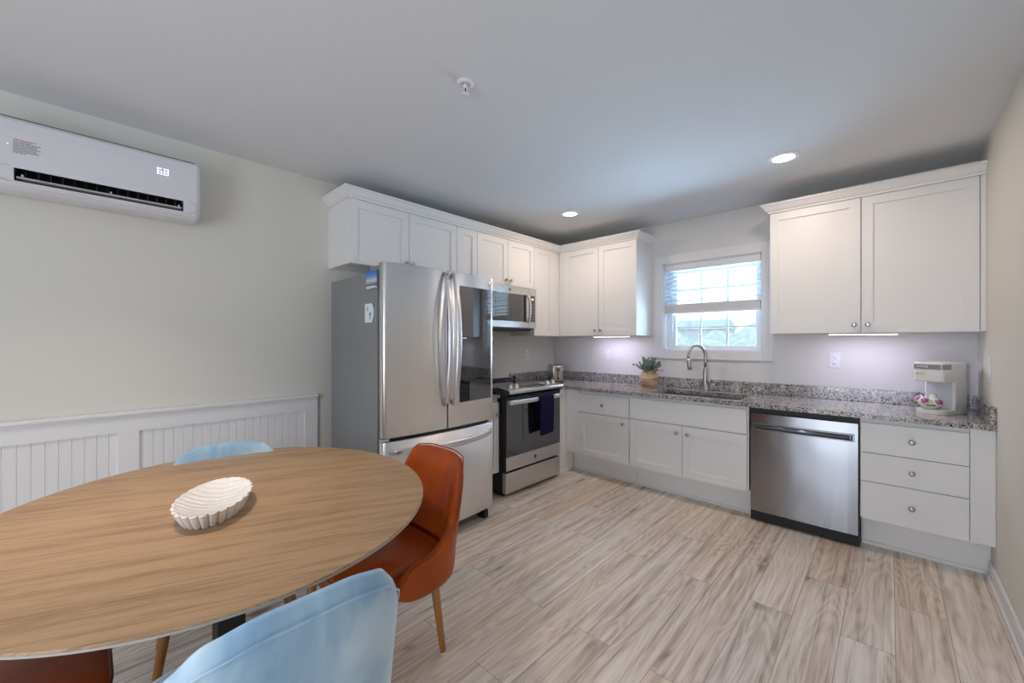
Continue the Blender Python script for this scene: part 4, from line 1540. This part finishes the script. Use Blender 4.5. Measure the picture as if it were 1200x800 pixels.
# inside: cross slices, each slightly lower than the last edge, like stacked slats
NS = 13
m = MB()
cols = []
for i in range(NS):
    for e_, dz in ((0.0, 0.0065), (0.5, 0.003), (1.0, 0.0)):
        u = -0.985 + 1.97 * (i + e_) / NS
        col = []
        for j in range(25):
            v = -1 + 2 * j / 24
            ux = u * (1 - 0.0 * v * v)
            w = 0.965 * math.sqrt(max(0.0, 1 - ux * ux))
            q2 = min(1.0, ux * ux + (w * v) ** 2)
            z = 0.010 + 0.0415 * q2 ** 1.15 + dz * (1 - 0.75 * q2 ** 3)
            col.append(m.bm.verts.new((A_ * ux * 0.97, B_ * w * v, z)))
        cols.append(col)
for c0, c1 in zip(cols, cols[1:]):
    for j in range(24):
        m.face((c0[j], c1[j], c1[j + 1], c0[j + 1]))
m.build('stepped_inside', M_DISH, ds)


# ------------------------------------------------------------------ dining chairs (local: front towards +y)
def smooth(a, b, x):
    t = max(0.0, min(1.0, (x - a) / (b - a)))
    return t * t * (3 - 2 * t)


def shell_point(phi, z, off, P):
    c, s = math.cos(phi), math.sin(phi)
    e = P['e']
    x = P['a'] * math.copysign(abs(c) ** e, c)
    y = P['b'] * math.copysign(abs(s) ** e, s)
    # outward normal of the plan curve
    dp = 0.01
    def pl_(f):
        c_, s_ = math.cos(f), math.sin(f)
        return Vector((P['a'] * math.copysign(abs(c_) ** e, c_), P['b'] * math.copysign(abs(s_) ** e, s_)))
    t = pl_(phi + dp) - pl_(phi - dp)
    n = Vector((t.y, -t.x)).normalized()
    if n.dot(Vector((x, y))) < 0: n = -n
    x += n.x * off
    y += n.y * off
    u = (z - 0.42) / 0.40
    uu = max(-0.3, u)
    x *= 1 - P['narrow'] * uu
    y -= P['lean'] * max(0, uu)
    return (x, y, z)


def make_shell(P, name, mat, parent):
    m = MB()
    th = P['th'] / 2
    rings = []
    NPH = 76
    for i in range(NPH + 1):
        d = -P['end'] + 2 * P['end'] * i / NPH
        phi = math.radians(-90 + d)
        zt = P['zt'](abs(d)); zb = P['zb'](abs(d))
        ring = []
        K = 8
        for k in range(K + 1):
            z = zb + (zt - zb) * k / K
            e_ = min(1.0, min(k, K - k) * 0.8 + 0.35)
            ring.append(shell_point(phi, z, th * e_, P))
        for k in range(K, -1, -1):
            z = zb + (zt - zb) * k / K
            e_ = min(1.0, min(k, K - k) * 0.8 + 0.35)
            ring.append(shell_point(phi, z, -th * e_, P))
        rings.append(ring)
    m.loft(rings)
    return m.build(name, mat, parent, sub=1)


def seat_cushion(w, y0, y1, z0, z1, name, mat, parent, ex=0.32):
    cy, hd_ = (y0 + y1) / 2, (y1 - y0) / 2
    def ring(s, z):
        r = []
        for k in range(48):
            a = 2 * PI * k / 48
            c, q = math.cos(a), math.sin(a)
            taper = 1 + 0.04 * q
            r.append((w * s * taper * math.copysign(abs(c) ** ex, c), cy + hd_ * s * math.copysign(abs(q) ** ex, q), z))
        return r
    m = MB()
    m.loft([ring(0.93, z0), ring(0.98, z0 + 0.004), ring(1.0, z0 + 0.02), ring(1.0, z1 - 0.018), ring(0.985, z1 - 0.006), ring(0.94, z1), ring(0.5, z1 + 0.006)])
    o = m.build(name, mat, parent)
    return o, ring


def leg(parent, sx, sy, top, foot, r0=0.020, r1=0.0125):
    m = MB().tube([(sx * top[0], sy * top[1], top[2]), (sx * foot[0], sy * foot[1], 0.008)], [r0, r1], 16)
    o = m.build('leg', M_LEG, parent)
    MB().lathe([(0.011, 0.0), (0.012, 0.004), (0.0115, 0.009)], 14, (sx * foot[0], sy * foot[1], 0)).build('glide', M_PLATE, o)


def orange_chair(label, loc, rz):
    r = thing('dining_chair', label, 'chair', loc, rz, 'cognac leather dining chairs')
    def zt(d):
        z = 0.800 - 0.010 * smooth(5, 30, d) - 0.028 * smooth(28, 44, d)
        z -= 0.215 * smooth(37, 62, d)
        z -= 0.075 * smooth(60, 92, d)
        z -= 0.10 * smooth(90, 104, d)
        return z
    def zb(d):
        return 0.335 + 0.0 * d + 0.045 * smooth(88, 104, d)
    P = dict(a=0.272, b=0.245, e=0.60, end=104, zt=zt, zb=zb, th=0.046, lean=0.085, narrow=0.08)
    make_shell(P, 'backrest', M_LEATHER, r)
    # stitched seam along the rim of the shell
    pts = [shell_point(math.radians(-90 + d), zt(abs(d)) + 0.002, 0.010, P) for d in [-101 + 202 * i / 60 for i in range(61)]]
    MB().tube(pts, 0.0032, 6).build('welt', M_LEATHER, r)
    o, ring = seat_cushion(0.222, -0.205, 0.245, 0.365, 0.447, 'seat', M_LEATHER, r, 0.28)
    MB().tube([Vector(p) for p in ring(1.0, 0.430)] + [Vector(ring(1.0, 0.430)[0])], 0.0032, 6).build('seat_welt', M_WELT, o)
    for sx in (-1, 1):
        for sy in (-1, 1):
            leg(r, sx, sy, (0.165, 0.205 if sy > 0 else 0.150, 0.37), (0.207, 0.232 if sy > 0 else 0.175, 0))
    return r


def blue_chair(label, loc, rz):
    r = thing('dining_chair', label, 'chair', loc, rz, 'pale blue velvet dining chairs')
    def zt(d):
        z = 0.815 - 0.022 * smooth(5, 32, d)
        z -= 0.055 * smooth(26, 50, d)
        z -= 0.08 * smooth(46, 66, d)
        z -= 0.18 * smooth(60, 95, d)
        return z
    def zb(d):
        return 0.34
    P = dict(a=0.245, b=0.245, e=0.58, end=96, zt=zt, zb=zb, th=0.056, lean=0.055, narrow=-0.03)
    make_shell(P, 'backrest', M_VELVET, r)
    pts = [shell_point(math.radians(-90 + d), zt(abs(d)) - 0.040, 0.0275, P) for d in [-74 + 148 * i / 60 for i in range(61)]]
    MB().tube(pts, 0.0024, 6).build('piping', M_VELVET, r)
    seat_cushion(0.225, -0.21, 0.245, 0.365, 0.455, 'seat', M_VELVET, r, 0.4)
    for sx in (-1, 1):
        for sy in (-1, 1):
            leg(r, sx, sy, (0.185, 0.160 if sy > 0 else 0.10, 0.37), (0.240, 0.195 if sy > 0 else 0.125, 0))
    return r


orange_chair('cognac leather chair between the table and the fridge', (1.462, -3.130, 0), PI)
orange_chair('cognac leather chair tucked under the near left table edge, cut off by the frame', (1.400, -4.185, 0), 0)
blue_chair('pale blue velvet chair in the foreground with its back to the viewer', (1.905, -3.690, 0), R90)
blue_chair('pale blue velvet chair behind the table against the beadboard wall', (0.945, -3.555, 0), -R90 - math.radians(9))
